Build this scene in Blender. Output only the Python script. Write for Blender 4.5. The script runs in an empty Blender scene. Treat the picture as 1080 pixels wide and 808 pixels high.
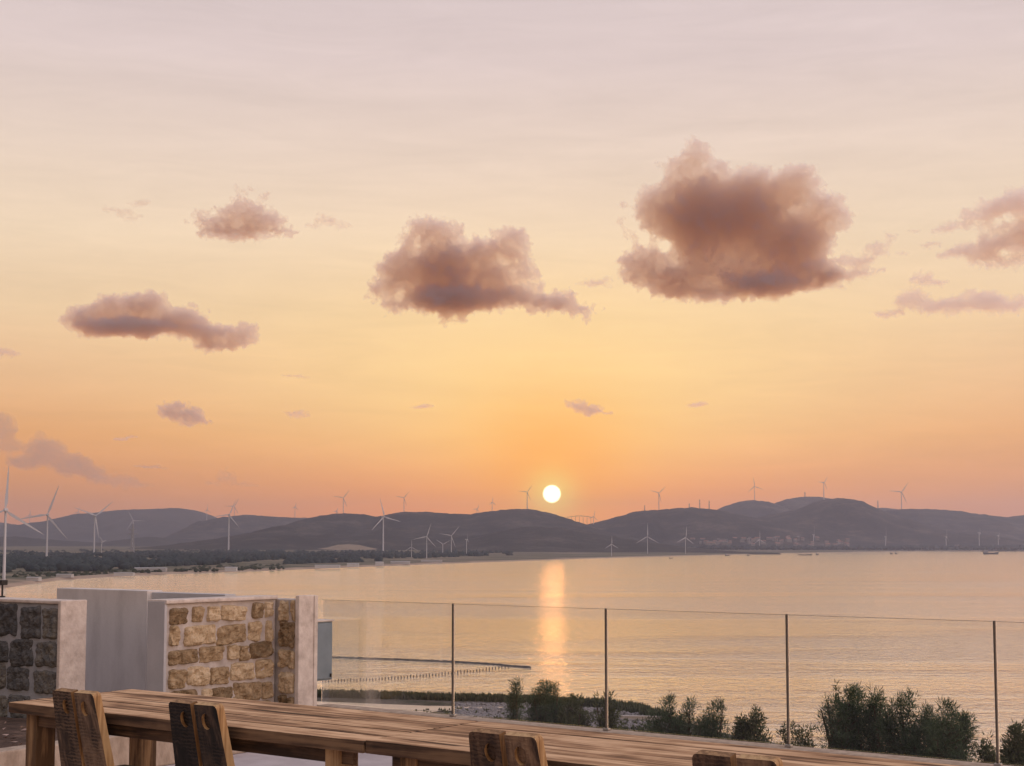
import bpy, bmesh, math, random
import numpy as np
from mathutils import Vector, Matrix, noise, geometry
R = math.radians
random.seed(7)
rng = np.random.default_rng(7)
S = bpy.context.scene
COL = S.collection

# ------------------------------------------------------------------ camera
HC = 33.0            # camera height over the sea
F = 1500.0           # focal length in photo pixels (1080 wide)
PITCH = R(4.3)
PPY = 572 - F * math.tan(PITCH)      # principal point row
DECK = HC - 1.55
cam = bpy.data.cameras.new('camera')
camo = bpy.data.objects.new('camera', cam)
COL.objects.link(camo)
camo.location = (0, 0, HC)
camo.rotation_euler = (R(90) + PITCH, 0, 0)
cam.sensor_width = 36
cam.lens = 36 * F / 1080
cam.shift_y = (PPY - 404) / 1080
cam.clip_start = 0.1
cam.clip_end = 60000
S.camera = camo

def ray(px, py):
    xc = (px - 540) / F
    yc = -(py - PPY) / F
    return Vector((xc, math.cos(PITCH) - yc * math.sin(PITCH), math.sin(PITCH) + yc * math.cos(PITCH)))
def at_depth(px, py, d):
    r = ray(px, py)
    return Vector((0, 0, HC)) + r * (d / r.y)
def at_plane(px, py, z):
    r = ray(px, py)
    return Vector((0, 0, HC)) + r * ((z - HC) / r.z)

TH = R(36)
A = Vector((math.cos(TH), -math.sin(TH), 0))
B = Vector((math.sin(TH), math.cos(TH), 0))
ROT = Matrix.Rotation(-TH, 4, 'Z')      # terrace axes: local x = A, local y = B
def T(a, b, z=0.0):
    return Vector((a * A.x + b * B.x, a * A.y + b * B.y, DECK + z))

def lin(r, g, b):
    f = lambda c: (c / 255 / 12.92) if c / 255 <= 0.04045 else ((c / 255 + 0.055) / 1.055) ** 2.4
    return (f(r), f(g), f(b), 1)

# ------------------------------------------------------------------ node helper
class NT:
    def __init__(s, tree):
        s.t = tree; s.n = tree.nodes; s.l = tree.links
    def add(s, typ, props=None, ins=None):
        n = s.n.new(typ)
        for k, v in (props or {}).items(): setattr(n, k, v)
        for k, v in (ins or {}).items(): s.put(n, k, v)
        return n
    def put(s, n, k, v):
        i = n.inputs[k]
        if isinstance(v, bpy.types.NodeSocket): s.l.new(v, i)
        else: i.default_value = (*v, 1) if i.type == 'RGBA' and len(v) == 3 else v
    def math(s, op, a, b=0.0, c=0.0, clamp=False):
        n = s.add('ShaderNodeMath', {'operation': op, 'use_clamp': clamp}, {0: a, 1: b, 2: c}); return n.outputs[0]
    def vmath(s, op, a, b=(0, 0, 0)):
        n = s.add('ShaderNodeVectorMath', {'operation': op}, {0: a, 1: b})
        return n.outputs['Value'] if op in ('DOT_PRODUCT', 'LENGTH', 'DISTANCE') else n.outputs[0]
    def mapping(s, vec, scale=(1, 1, 1), loc=(0, 0, 0), rot=(0, 0, 0)):
        return s.add('ShaderNodeMapping', None, {'Vector': vec, 'Scale': scale, 'Location': loc, 'Rotation': rot}).outputs[0]
    def noise(s, vec, scale, detail=4, rough=0.55, dist=0.0):
        return s.add('ShaderNodeTexNoise', None, {'Vector': vec, 'Scale': scale, 'Detail': detail, 'Roughness': rough, 'Distortion': dist}).outputs['Fac']
    def ramp(s, fac, stops, interp='LINEAR'):
        n = s.add('ShaderNodeValToRGB', None, {0: fac}); cr = n.color_ramp; cr.interpolation = interp
        while len(cr.elements) < len(stops): cr.elements.new(0.5)
        for e, (p, c) in zip(cr.elements, stops):
            e.position = p; e.color = c if len(c) == 4 else (*c, 1)
        return n.outputs[0]
    def mix(s, fac, a, b, blend='MIX'):
        n = s.add('ShaderNodeMix', {'data_type': 'RGBA', 'blend_type': blend}, {0: fac, 6: a, 7: b}); return n.outputs[2]
    def range(s, v, a, b, c=0.0, d=1.0):
        return s.add('ShaderNodeMapRange', {'interpolation_type': 'SMOOTHSTEP'}, {0: v, 1: a, 2: b, 3: c, 4: d}).outputs[0]
    def bump(s, h, strength, dist):
        return s.add('ShaderNodeBump', None, {'Height': h, 'Strength': strength, 'Distance': dist}).outputs[0]

def material(name):
    m = bpy.data.materials.new(name); m.use_nodes = True
    nt = NT(m.node_tree); nt.n.clear()
    out = nt.add('ShaderNodeOutputMaterial')
    return m, nt, out
def principled(name, color=None, rough=0.8, spec=0.3, metal=0.0, build=None):
    m, nt, out = material(name)
    p = nt.add('ShaderNodeBsdfPrincipled', None, {'Roughness': rough, 'Metallic': metal, 'Specular IOR Level': spec})
    if color: p.inputs['Base Color'].default_value = color if len(color) == 4 else (*color, 1)
    nt.l.new(p.outputs[0], out.inputs[0])
    if build:
        build(nt, p)
    return m
def coords(nt, kind='Object'):
    return nt.add('ShaderNodeTexCoord').outputs[kind]
def world_pos(nt):
    return nt.add('ShaderNodeNewGeometry').outputs['Position']
def tint(nt):
    return nt.add('ShaderNodeAttribute', {'attribute_name': 'tint'}).outputs['Fac']

def speckled(name, stops, scale, rough=0.9, bump=0.0, detail=6, use_world=False, bscale=None, spec=0.2, stretch=(1, 1, 1)):
    def b(nt, p):
        v = world_pos(nt) if use_world else coords(nt)
        v = nt.mapping(v, stretch)
        f = nt.noise(v, scale, detail, 0.62)
        nt.l.new(nt.ramp(f, stops), p.inputs['Base Color'])
        if bump:
            nt.l.new(nt.bump(nt.noise(v, bscale or scale * 4, 6, 0.65), 0.8, bump), p.inputs['Normal'])
    return principled(name, None, rough, spec, 0, b)

def wood(name, dark, mid, light, saw=0.0, length_axis=0, rough=0.65, scale=1.0, crack=0.5, spec=0.3):
    """weathered board: grain runs along length_axis of the object, tint shifts each board"""
    def b(nt, p):
        v = coords(nt); t = tint(nt)
        off = nt.add('ShaderNodeCombineXYZ', None, {0: nt.math('MULTIPLY', t, 13.7), 1: nt.math('MULTIPLY', t, 7.1), 2: nt.math('MULTIPLY', t, 3.3)}).outputs[0]
        v2 = nt.vmath('ADD', v, off)
        st = [14, 14, 14]; st[length_axis] = 1.25
        st2 = [70, 70, 70]; st2[length_axis] = 1.6
        g1 = nt.noise(nt.mapping(v2, st), scale, 5, 0.6, 1.2)
        g2 = nt.noise(nt.mapping(v2, st2), scale, 3, 0.6, 0.3)
        blot = nt.noise(v2, 2.6, 4, 0.6)
        f = nt.math('ADD', nt.math('MULTIPLY', g1, 0.62), nt.math('MULTIPLY', g2, 0.38))
        f = nt.math('ADD', f, nt.math('MULTIPLY', nt.math('SUBTRACT', blot, 0.5), 0.45))
        f = nt.math('ADD', f, nt.math('MULTIPLY', nt.math('SUBTRACT', t, 0.5), 0.22))
        c = nt.ramp(f, [(0.38, dark), (0.49, mid), (0.61, light)])
        st3 = [16, 16, 16]; st3[length_axis] = 0.55
        ck = nt.range(nt.noise(nt.mapping(v2, st3, (3, 5, 7)), scale, 3, 0.5, 0.6), 0.64, 0.68)
        ck2 = nt.math('MULTIPLY', ck, crack)
        c = nt.mix(ck2, c, (dark[0] * .35, dark[1] * .35, dark[2] * .35, 1))
        kn = nt.add('ShaderNodeTexVoronoi', {'feature': 'F1'}, {'Vector': nt.mapping(v2, tuple(1.1 if i == length_axis else 4.2 for i in range(3))), 'Scale': 1.0}).outputs['Distance']
        kn = nt.range(kn, 0.13, 0.05)
        c = nt.mix(nt.math('MULTIPLY', kn, 0.9), c, (dark[0] * .5, dark[1] * .45, dark[2] * .4, 1))
        h = nt.math('ADD', nt.math('MULTIPLY', g2, 0.5), nt.math('MULTIPLY', ck, -1.5))
        if saw:
            w = nt.add('ShaderNodeTexWave', {'wave_type': 'BANDS', 'bands_direction': 'Z', 'wave_profile': 'SIN'},
                       {'Vector': v, 'Scale': 19.0, 'Distortion': 5.0, 'Detail': 3.0, 'Detail Scale': 2.2}).outputs['Fac']
            w = nt.math('MULTIPLY', nt.math('POWER', w, 2.0), nt.range(nt.noise(v2, 7.0, 3), 0.4, 0.6))
            c = nt.mix(nt.math('MULTIPLY', w, saw), c, light)
            h = nt.math('ADD', h, nt.math('MULTIPLY', w, 0.8))
        nt.l.new(c, p.inputs['Base Color'])
        nt.l.new(nt.bump(h, 0.7, 0.004), p.inputs['Normal'])
    return principled(name, None, rough, spec, 0, b)

# ------------------------------------------------------------------ mesh builder
class MB:
    def __init__(s): s.v = []; s.f = []; s.t = []; s.m = []
    def add(s, vs, fs, t=0.5, m=0):
        o = len(s.v); s.v += [tuple(x) for x in vs]; s.f += [tuple(i + o for i in f) for f in fs]
        s.t += [t] * len(fs); s.m += [m] * len(fs); return s
    def box(s, x0, x1, y0, y1, z0, z1, t=0.5, m=0, bev=0.0, M=None):
        if bev <= 0:
            vs = [(x, y, z) for z in (z0, z1) for y in (y0, y1) for x in (x0, x1)]
            fs = [(0, 2, 3, 1), (4, 5, 7, 6), (0, 1, 5, 4), (2, 6, 7, 3), (0, 4, 6, 2), (1, 3, 7, 5)]
        else:
            bm = bmesh.new(); bmesh.ops.create_cube(bm, size=1)
            for v in bm.verts:
                v.co = Vector(((x0 + x1) / 2 + v.co.x * (x1 - x0), (y0 + y1) / 2 + v.co.y * (y1 - y0), (z0 + z1) / 2 + v.co.z * (z1 - z0)))
            bmesh.ops.bevel(bm, geom=bm.edges[:], offset=bev, segments=2, profile=0.6, affect='EDGES')
            vs, fs = bm_data(bm)
        if M is not None: vs = [M @ Vector(v) for v in vs]
        return s.add(vs, fs, t, m)
    def tube(s, p0, p1, r0, r1, n=8, t=0.5, m=0, cap=True):
        p0 = Vector(p0); p1 = Vector(p1); d = (p1 - p0).normalized()
        u = d.orthogonal().normalized(); w = d.cross(u)
        vs = []
        for p, r in ((p0, r0), (p1, r1)):
            for i in range(n):
                a = 2 * math.pi * i / n; vs.append(p + u * (r * math.cos(a)) + w * (r * math.sin(a)))
        fs = [(i, (i + 1) % n, n + (i + 1) % n, n + i) for i in range(n)]
        if cap: fs += [tuple(range(n))[::-1], tuple(range(n, 2 * n))]
        return s.add(vs, fs, t, m)
    def mesh(s, name):
        me = bpy.data.meshes.new(name); me.from_pydata(s.v, [], s.f); me.update()
        a = me.attributes.new('tint', 'FLOAT', 'FACE'); a.data.foreach_set('value', np.array(s.t, dtype=np.float32))
        me.polygons.foreach_set('material_index', np.array(s.m, dtype=np.int32))
        return me
    def build(s, name, mats, parent=None, smooth=False):
        me = s.mesh(name)
        for m in (mats if isinstance(mats, (list, tuple)) else [mats]): me.materials.append(m)
        if smooth: me.polygons.foreach_set('use_smooth', [True] * len(me.polygons))
        return link(name, me, parent)
def bm_data(bm):
    bm.verts.index_update()
    vs = [v.co.copy() for v in bm.verts]; fs = [[v.index for v in f.verts] for f in bm.faces]; bm.free(); return vs, fs
def link(name, data, parent=None):
    o = bpy.data.objects.new(name, data); COL.objects.link(o)
    if parent is not None: o.parent = parent
    return o
def np_mesh(name, verts, faces, mats, parent=None, smooth=False, tint_v=None):
    """verts (n,3) array, faces (m,k) array"""
    verts = np.asarray(verts, dtype=np.float32); faces = np.asarray(faces, dtype=np.int32); k = faces.shape[1]
    me = bpy.data.meshes.new(name)
    me.vertices.add(len(verts)); me.vertices.foreach_set('co', verts.ravel())
    me.loops.add(faces.size); me.loops.foreach_set('vertex_index', faces.ravel())
    me.polygons.add(len(faces)); me.polygons.foreach_set('loop_start', np.arange(0, faces.size, k, dtype=np.int32))
    me.polygons.foreach_set('loop_total', np.full(len(faces), k, dtype=np.int32))
    me.update(calc_edges=True); me.validate()
    if tint_v is not None:
        a = me.attributes.new('tint', 'FLOAT', 'FACE'); a.data.foreach_set('value', np.asarray(tint_v, dtype=np.float32))
    if smooth: me.polygons.foreach_set('use_smooth', np.ones(len(faces), dtype=bool))
    for m in (mats if isinstance(mats, (list, tuple)) else [mats]): me.materials.append(m)
    return link(name, me, parent)
def tag(o, label=None, cat=None, group=None, kind=None):
    if label: o['label'] = label
    if cat: o['category'] = cat
    if group: o['group'] = group
    if kind: o['kind'] = kind
    return o
def empty(name, loc, rz=0.0):
    o = bpy.data.objects.new(name, None); COL.objects.link(o); o.location = loc; o.rotation_euler = (0, 0, rz); o.empty_display_size = 0.2
    return o
def interp(x, pts):
    xs = [p[0] for p in pts]; ys = [p[1] for p in pts]
    return float(np.interp(x, xs, ys))
def fbm(x, y, z=0.0, oct=4):
    return noise.fractal(Vector((x, y, z)), 1.0, 2.0, oct)

# ------------------------------------------------------------------ materials
M = {}
M['table'] = wood('table_wood', (.15, .080, .043), (.37, .21, .110), (.62, .40, .235), crack=.9, rough=.8, spec=.12)
M['table_dark'] = wood('table_shade_wood', (.030, .017, .010), (.085, .048, .027), (.19, .115, .062), crack=.7)  # darker table wood; on the tabletop sides it paints in their shade
M['leg'] = wood('leg_wood', (.10, .055, .025), (.26, .155, .075), (.42, .27, .14), length_axis=2, crack=.4)
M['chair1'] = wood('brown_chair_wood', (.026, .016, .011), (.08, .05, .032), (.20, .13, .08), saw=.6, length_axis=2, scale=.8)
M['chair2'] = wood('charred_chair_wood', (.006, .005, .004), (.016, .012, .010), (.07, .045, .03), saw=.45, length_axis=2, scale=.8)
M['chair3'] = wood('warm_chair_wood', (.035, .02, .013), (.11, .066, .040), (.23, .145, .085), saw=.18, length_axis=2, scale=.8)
M['edge'] = wood('lit_edge_wood', (.17, .085, .03), (.35, .20, .085), (.50, .32, .15), length_axis=2, crack=.2)  # warm light on chair edges and hole walls put into a brighter wood
M['mortar'] = speckled('mortar', [(.3, (.34, .29, .26)), (.7, (.52, .46, .42))], 9, bump=.006, bscale=40)
M['cap'] = speckled('wall_cap_plaster', [(.25, (.40, .33, .28)), (.5, (.56, .48, .42)), (.75, (.68, .60, .53))], 11, bump=.008, bscale=30)
def stone_b(stops):
    def b(nt, p):
        v = coords(nt); t = tint(nt)
        f = nt.noise(v, 16, 8, .68)
        f = nt.math('ADD', f, nt.math('MULTIPLY', nt.math('SUBTRACT', t, .5), .55))
        nt.l.new(nt.ramp(f, stops), p.inputs['Base Color'])
        nt.l.new(nt.bump(nt.noise(v, 60, 8, .7), .9, .012), p.inputs['Normal'])
    return b
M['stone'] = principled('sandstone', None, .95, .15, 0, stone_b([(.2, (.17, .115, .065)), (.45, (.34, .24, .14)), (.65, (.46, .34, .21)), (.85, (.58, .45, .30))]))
M['stone_shaded'] = principled('shaded_sandstone', None, .95, .15, 0, stone_b([(.2, (.070, .070, .072)), (.45, (.125, .122, .118)), (.65, (.185, .168, .140)), (.85, (.25, .21, .15))]))  # sandstone copy with the wall's shade put into its colour
M['mortar_shaded'] = speckled('shaded_mortar', [(.3, (.24, .245, .26)), (.7, (.36, .36, .375))], 9, bump=.006, bscale=40)  # mortar of the same wall, its shade put into the colour
M['grey_render'] = speckled('grey_render', [(.3, (.46, .415, .39)), (.5, (.57, .52, .49)), (.62, (.60, .55, .52)), (.8, (.66, .61, .58))], 2.6, bump=.004, bscale=60, detail=9, stretch=(1.6, 1.6, .5))
M['grey_render2'] = speckled('darker_grey_render', [(.3, (.38, .37, .38)), (.7, (.47, .455, .46))], 3.0, bump=.003, bscale=60)
M['cabinet'] = speckled('blue_grey_paint', [(.3, (.14, .175, .20)), (.7, (.19, .23, .26))], 5, rough=.5, spec=.4)
M['deck'] = speckled('deck_concrete', [(.3, (.34, .29, .28)), (.55, (.43, .37, .36)), (.8, (.50, .44, .42))], 3.5, bump=.003, bscale=80)
M['kerb'] = speckled('kerb_concrete', [(.25, (.24, .18, .13)), (.5, (.38, .29, .22)), (.8, (.52, .42, .33))], 14, bump=.01, bscale=36, stretch=(1, 1, .45))
M['soil'] = speckled('soil', [(.3, (.045, .028, .02)), (.55, (.10, .062, .045)), (.75, (.17, .11, .08))], 7, bump=.02, bscale=25)
M['black'] = principled('black_metal', (.015, .015, .016), .45, .4)
M['post'] = principled('dark_bronze', (.10, .085, .07), .45, .5, .3)
M['bracket'] = principled('pale_fitting', (.34, .32, .3), .4, .5, .6)
M['white'] = principled('turbine_white', (.40, .40, .43), .5, .4)
M['grey_far'] = principled('galvanised_steel', (.22, .22, .23), .6, .3)
M['house_wall'] = speckled('house_wall', [(.3, (.11, .10, .098)), (.7, (.24, .225, .215))], .05, use_world=True)
M['house_roof'] = speckled('house_roof', [(.3, (.16, .10, .085)), (.7, (.28, .15, .11))], .05, use_world=True)
M['shed'] = principled('shed_white', (.34, .325, .32), .7, .3)
M['boat'] = principled('boat_hull', (.035, .04, .05), .6, .3)
M['boat_top'] = principled('boat_cabin', (.16, .16, .17), .6, .3)
M['bark'] = speckled('bark', [(.3, (.05, .035, .025)), (.7, (.13, .09, .06))], 12, bump=.01)
def leaf_b(c0, c1, c2):
    def b(nt, p):
        t = tint(nt)
        nt.l.new(nt.ramp(t, [(0, c0), (.55, c1), (1, c2)]), p.inputs['Base Color'])
    return b
def leaf_mat(name, c0, c1, c2, trans=.4):
    m, nt, out = material(name)
    col = nt.ramp(tint(nt), [(0, c0), (.55, c1), (1, c2)])
    d = nt.add('ShaderNodeBsdfDiffuse', None, {'Color': col})
    tr = nt.add('ShaderNodeBsdfTranslucent', None, {'Color': col})
    mx = nt.add('ShaderNodeMixShader', None, {0: trans, 1: d.outputs[0], 2: tr.outputs[0]})
    nt.l.new(mx.outputs[0], out.inputs[0]); return m
M['pine'] = leaf_mat('pine_leaves', (.042, .062, .040), (.085, .116, .068), (.15, .185, .105))
M['bush'] = leaf_mat('bush_leaves', (.05, .058, .034), (.10, .11, .06), (.16, .165, .085))
M['reed'] = leaf_mat('reed_leaves', (.042, .048, .032), (.08, .09, .054), (.14, .14, .085))
M['forest'] = speckled('forest_crowns', [(.3, (.010, .017, .020)), (.55, (.020, .030, .030)), (.8, (.045, .055, .042))], .04, use_world=True)
def hill_mat(name, c0, c1, c2):
    def b(nt, p):
        v = world_pos(nt)
        f = nt.noise(nt.mapping(v, (1, 1, 2.5)), .0055, 9, .70)
        c = nt.ramp(f, [(.36, c0), (.5, c1), (.64, c2)])
        g = nt.noise(nt.mapping(v, (1, 1, 2)), .035, 5, .7)
        c = nt.mix(nt.range(g, .42, .62, .0, .6), c, c0)
        nt.l.new(c, p.inputs['Base Color'])
        nt.l.new(nt.bump(g, .9, 9.0), p.inputs['Normal'])
    return principled(name, None, .95, .1, 0, b)
M['hill'] = hill_mat('hill_scrub', (.007, .010, .010), (.022, .022, .019), (.085, .07, .056))
M['hill_mid'] = hill_mat('hazed_hill_scrub', (.018, .022, .022), (.040, .038, .036), (.10, .085, .072))  # haze over the farther hills put into a lighter scrub colour
M['hill_far'] = hill_mat('far_hill_scrub', (.02, .023, .022), (.035, .035, .032), (.06, .055, .05))
def land_b(nt, p):
    v = world_pos(nt)
    f = nt.noise(nt.mapping(v, (.35, 1, 1)), .012, 7, .62)
    nt.l.new(nt.ramp(f, [(.32, (.05, .06, .035)), (.5, (.10, .09, .06)), (.62, (.22, .17, .12)), (.75, (.36, .30, .24))]), p.inputs['Base Color'])
M['land'] = principled('coastal_plain', None, .95, .1, 0, land_b)
M['sand'] = speckled('beach_sand', [(.3, (.20, .14, .10)), (.6, (.34, .25, .18)), (.8, (.45, .35, .27))], .03, use_world=True)
M['wet_sand'] = speckled('wet_sand', [(.3, (.50, .37, .27)), (.7, (.62, .48, .36))], .4, use_world=True, rough=.35, spec=.5)
M['field'] = speckled('dry_field', [(.3, (.17, .125, .085)), (.7, (.27, .20, .135))], .03, use_world=True)
def bluff_b(nt, p):
    v = world_pos(nt)
    f = nt.noise(v, .11, 7, .65)
    g = nt.noise(v, 1.6, 6, .7)
    c = nt.ramp(f, [(.35, (.04, .045, .025)), (.5, (.12, .10, .075)), (.62, (.13, .11, .095)), (.75, (.19, .165, .15))])
    c = nt.mix(nt.range(g, .46, .6, 0, .75), c, (.05, .05, .04, 1))
    nt.l.new(c, p.inputs['Base Color'])
    nt.l.new(nt.bump(g, .8, .4), p.inputs['Normal'])
M['bluff'] = principled('bluff_ground', None, .95, .1, 0, bluff_b)
M['pale_stone'] = principled('pale_shore_stone', (.21, .19, .19), .9, .2)
M['dark_stone'] = speckled('dark_rock', [(.3, (.06, .055, .05)), (.7, (.14, .12, .11))], .8, use_world=True)

# water
def water_mat():
    m, nt, out = material('sea_water')
    v = world_pos(nt)
    geo = nt.mapping(v, (1.0, 1.35, 1.0), (0, 0, 0), (0, 0, R(8)))
    n1 = nt.noise(geo, .34, 3, .6, .6)
    n2 = nt.noise(nt.mapping(geo, (2.0, 1, 1)), .15, 3, .6, .8)
    n3 = nt.noise(geo, 1.5, 2, .6, .3)
    big = nt.noise(nt.mapping(v, (.0022, .010, 1)), 1.0, 4, .55, 1.4)
    calm = nt.range(big, .38, .62, .38, 1.05)
    h = nt.math('ADD', nt.math('MULTIPLY', n1, .55), nt.math('MULTIPLY', n2, 1.25))
    h = nt.math('ADD', h, nt.math('MULTIPLY', n3, .10))
    h = nt.math('MULTIPLY', h, calm)
    nrm = nt.bump(h, WAVE, 1.0)
    p = nt.add('ShaderNodeBsdfPrincipled', None, {'Base Color': (.97, .84, .66, 1), 'Roughness': .10, 'Metallic': .85, 'IOR': 1.5, 'Specular IOR Level': .5, 'Normal': nrm})
    nt.l.new(p.outputs[0], out.inputs[0]); return m
WAVE = .6
M['water'] = water_mat()
def glass_mat():
    m, nt, out = material('railing_glass')
    tr = nt.add('ShaderNodeBsdfTransparent', None, {'Color': (.975, .98, .975, 1)})
    gl = nt.add('ShaderNodeBsdfGlossy', None, {'Roughness': .03, 'Color': (1, 1, 1, 1)})
    fr = nt.add('ShaderNodeFresnel', None, {'IOR': 1.5})
    mx = nt.add('ShaderNodeMixShader', None, {0: nt.math('MULTIPLY', fr.outputs[0], .35), 1: tr.outputs[0], 2: gl.outputs[0]})
    nt.l.new(mx.outputs[0], out.inputs[0]); return m
M['glass'] = glass_mat()
M['glass_edge'] = principled('glass_edge', (.16, .16, .14), .3, .5)

# ------------------------------------------------------------------ sun and sky
SUN_PX = (582, 521)
sdir = ray(*SUN_PX).normalized()
SUN_EL = math.asin(sdir.z); SUN_AZ = math.atan2(sdir.x, sdir.y)      # azimuth from +Y towards +X
sl = bpy.data.lights.new('sun', 'SUN'); sl.energy = .0042; sl.angle = R(1.0); sl.color = (1.0, .34, .07)
so = bpy.data.objects.new('sun', sl); COL.objects.link(so)
so.rotation_euler = sdir.to_track_quat('Z', 'Y').to_euler()
so.location = (0, 0, 80)

W = bpy.data.worlds.new('World'); S.world = W; W.use_nodes = True
nt = NT(W.node_tree); nt.n.clear()
wout = nt.add('ShaderNodeOutputWorld')
d = nt.vmath('NORMALIZE', nt.add('ShaderNodeTexCoord').outputs['Generated'])
sep = nt.add('ShaderNodeSeparateXYZ', None, {0: d})
el = nt.math('MULTIPLY', nt.math('ARCSINE', sep.outputs[2]), 180 / math.pi)
fac = nt.math('DIVIDE', el, 90.0, clamp=True)
E = lambda deg: deg / 90.0
base = nt.ramp(fac, [
    (E(0), lin(206, 134, 102)), (E(1.2), lin(216, 141, 97)), (E(2.6), lin(228, 153, 95)), (E(4.2), lin(235, 167, 103)), (E(6.2), lin(239, 188, 138)),
    (E(9.0), lin(242, 208, 166)), (E(12.0), lin(241, 215, 184)), (E(15.5), lin(232, 210, 193)), (E(19.0), lin(222, 203, 198)),
    (E(24), lin(212, 196, 198)), (E(36), lin(205, 196, 204)), (E(60), lin(196, 194, 208)), (1.0, lin(190, 190, 208))])
# wide warm glow round the sun
dt = nt.vmath('DOT_PRODUCT', d, tuple(sdir))
ang = nt.math('MULTIPLY', nt.math('ARCCOSINE', nt.math('MINIMUM', dt, .9999999)), 180 / math.pi)
# azimuth distance from the sun, in degrees
hd = nt.vmath('NORMALIZE', nt.add('ShaderNodeCombineXYZ', None, {0: sep.outputs[0], 1: sep.outputs[1], 2: 0.0}).outputs[0])
sh = Vector((sdir.x, sdir.y, 0)).normalized()
azc = nt.vmath('DOT_PRODUCT', hd, tuple(sh))
azd = nt.math('MULTIPLY', nt.math('ARCCOSINE', nt.math('MULTIPLY', azc, .9999999)), 180 / math.pi)
def gauss(x, s):
    q = nt.math('DIVIDE', x, s); return nt.math('EXPONENT', nt.math('MULTIPLY', nt.math('MULTIPLY', q, q), -1.0))
col = base
# golden column over the sun
gcol = nt.math('MULTIPLY', gauss(azd, 13.0), nt.math('MULTIPLY', gauss(nt.math('SUBTRACT', el, 6.4), 4.2), .80))
col = nt.mix(gcol, col, lin(255, 220, 150))
gor = nt.math('MULTIPLY', gauss(azd, 11.0), nt.math('MULTIPLY', gauss(nt.math('SUBTRACT', el, .7), 2.5), .95))
col = nt.mix(gor, col, lin(250, 136, 52))
gye = nt.math('MULTIPLY', gauss(azd, 5.5), nt.math('MULTIPLY', gauss(nt.math('SUBTRACT', el, 4.2), 2.4), .62))
col = nt.mix(gye, col, lin(255, 201, 104))
g2 = nt.math('MULTIPLY', gauss(nt.math('SUBTRACT', ang, 0.0), 3.1), .90)
col = nt.mix(g2, col, lin(255, 164, 44))
g3 = nt.math('MULTIPLY', gauss(nt.math('SUBTRACT', ang, 0.0), .95), .95)
col = nt.mix(g3, col, lin(255, 222, 110))
# faint uneven veils of high cloud
veil = nt.noise(nt.mapping(d, (3.0, 3.0, 26.0)), 1.0, 6, .6, .8)
veil2 = nt.noise(nt.mapping(d, (9.0, 9.0, 60.0), (3, 1, 2)), 1.0, 5, .6, 1.2)
vsum = nt.math('ADD', nt.math('MULTIPLY', nt.math('SUBTRACT', veil, .5), .20), nt.math('MULTIPLY', nt.math('SUBTRACT', veil2, .5), .16))
col = nt.add('ShaderNodeVectorMath', {'operation': 'SCALE'}, {0: col, 'Scale': nt.math('ADD', 1.0, vsum)}).outputs[0]
# unseen sky shaped to light the terrace: brighter at right, dimmer left and behind
rt = nt.vmath('DOT_PRODUCT', d, tuple(A))
side = nt.range(rt, -.75, .85, .42, 1.75)
back = nt.vmath('DOT_PRODUCT', d, tuple(-B))
dim = nt.range(back, .1, .95, 1.0, .45)
keep = nt.range(azc, .72, .90)          # the part of the sky round the sun is left alone
k = nt.math('MULTIPLY', nt.math('MULTIPLY', dim, side), 1.4)
k = nt.math('ADD', nt.math('MULTIPLY', k, nt.math('SUBTRACT', 1.0, keep)), keep)
vv = nt.add('ShaderNodeVectorMath', {'operation': 'SCALE'}, {0: col, 'Scale': k}).outputs[0]
disc = nt.range(ang, .40, .27)
vv2 = nt.mix(disc, vv, (4.0, 3.5, 2.3, 1))
bg = nt.add('ShaderNodeBackground', None, {0: vv2, 1: 1.0})
sky = nt.add('ShaderNodeTexSky', {'sky_type': 'NISHITA', 'sun_disc': False, 'sun_elevation': SUN_EL, 'sun_rotation': SUN_AZ})
bg2 = nt.add('ShaderNodeBackground', None, {0: sky.outputs[0], 1: .008})
ad = nt.add('ShaderNodeAddShader', None, {0: bg.outputs[0], 1: bg2.outputs[0]})
nt.l.new(ad.outputs[0], wout.inputs[0])

# ------------------------------------------------------------------ sea
o = np_mesh('sea', [(-14500, -150, 0), (14500, -150, 0), (14500, 13800, 0), (-14500, 13800, 0)], [(0, 1, 2, 3)], M['water'])
tag(o, kind='structure')

# ------------------------------------------------------------------ bay shore and coastal plain (terrain)
SHORE = [(-500, 690), (-200, 652), (-60, 632), (0, 621), (15, 619), (60, 612.5), (120, 608.5), (180, 606), (270, 602.5), (400, 597.5), (540, 592), (620, 589.2), (700, 587.2), (810, 584.2), (940, 582), (1080, 580.6), (1300, 579.6), (1600, 579)]
cols_ = np.arange(-500, 1601, 7.0)
rows_ = [0, .02, .05, .1, .25, .5, 1.0]
verts = []; nr = 0
LANDROWS = [(0, -.6), (6, .5), (40, 2.0), (110, 3.0), (300, 4.0), (900, 5.0), (2500, 8.0), (7000, 14.0), (14000, 20.0)]
for px in cols_:
    py = interp(px, SHORE) + .35 * noise.noise(Vector((px * .03, 1.7, 0)))
    p = at_plane(px, py, 0.0)
    dirv = Vector((p.x, p.y, 0)).normalized()
    for dd, z in LANDROWS:
        q = p + dirv * dd
        if q.y > 13500: q = q * (13500 / q.y)
        verts.append((q.x, q.y, z + (.4 * noise.noise(Vector((q.x * .02, q.y * .02, 0))) if dd > 50 else 0)))
n = len(LANDROWS); nc = len(cols_)
faces = [(i * n + j, (i + 1) * n + j, (i + 1) * n + j + 1, i * n + j + 1) for i in range(nc - 1) for j in range(n - 1)]
o = np_mesh('coastal_plain', verts, faces, [M['land'], M['sand']], smooth=True); tag(o, kind='structure')
mi = np.array([1 if j < 2 else 0 for i in range(nc - 1) for j in range(n - 1)], dtype=np.int32)
o.data.polygons.foreach_set('material_index', mi)

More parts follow.
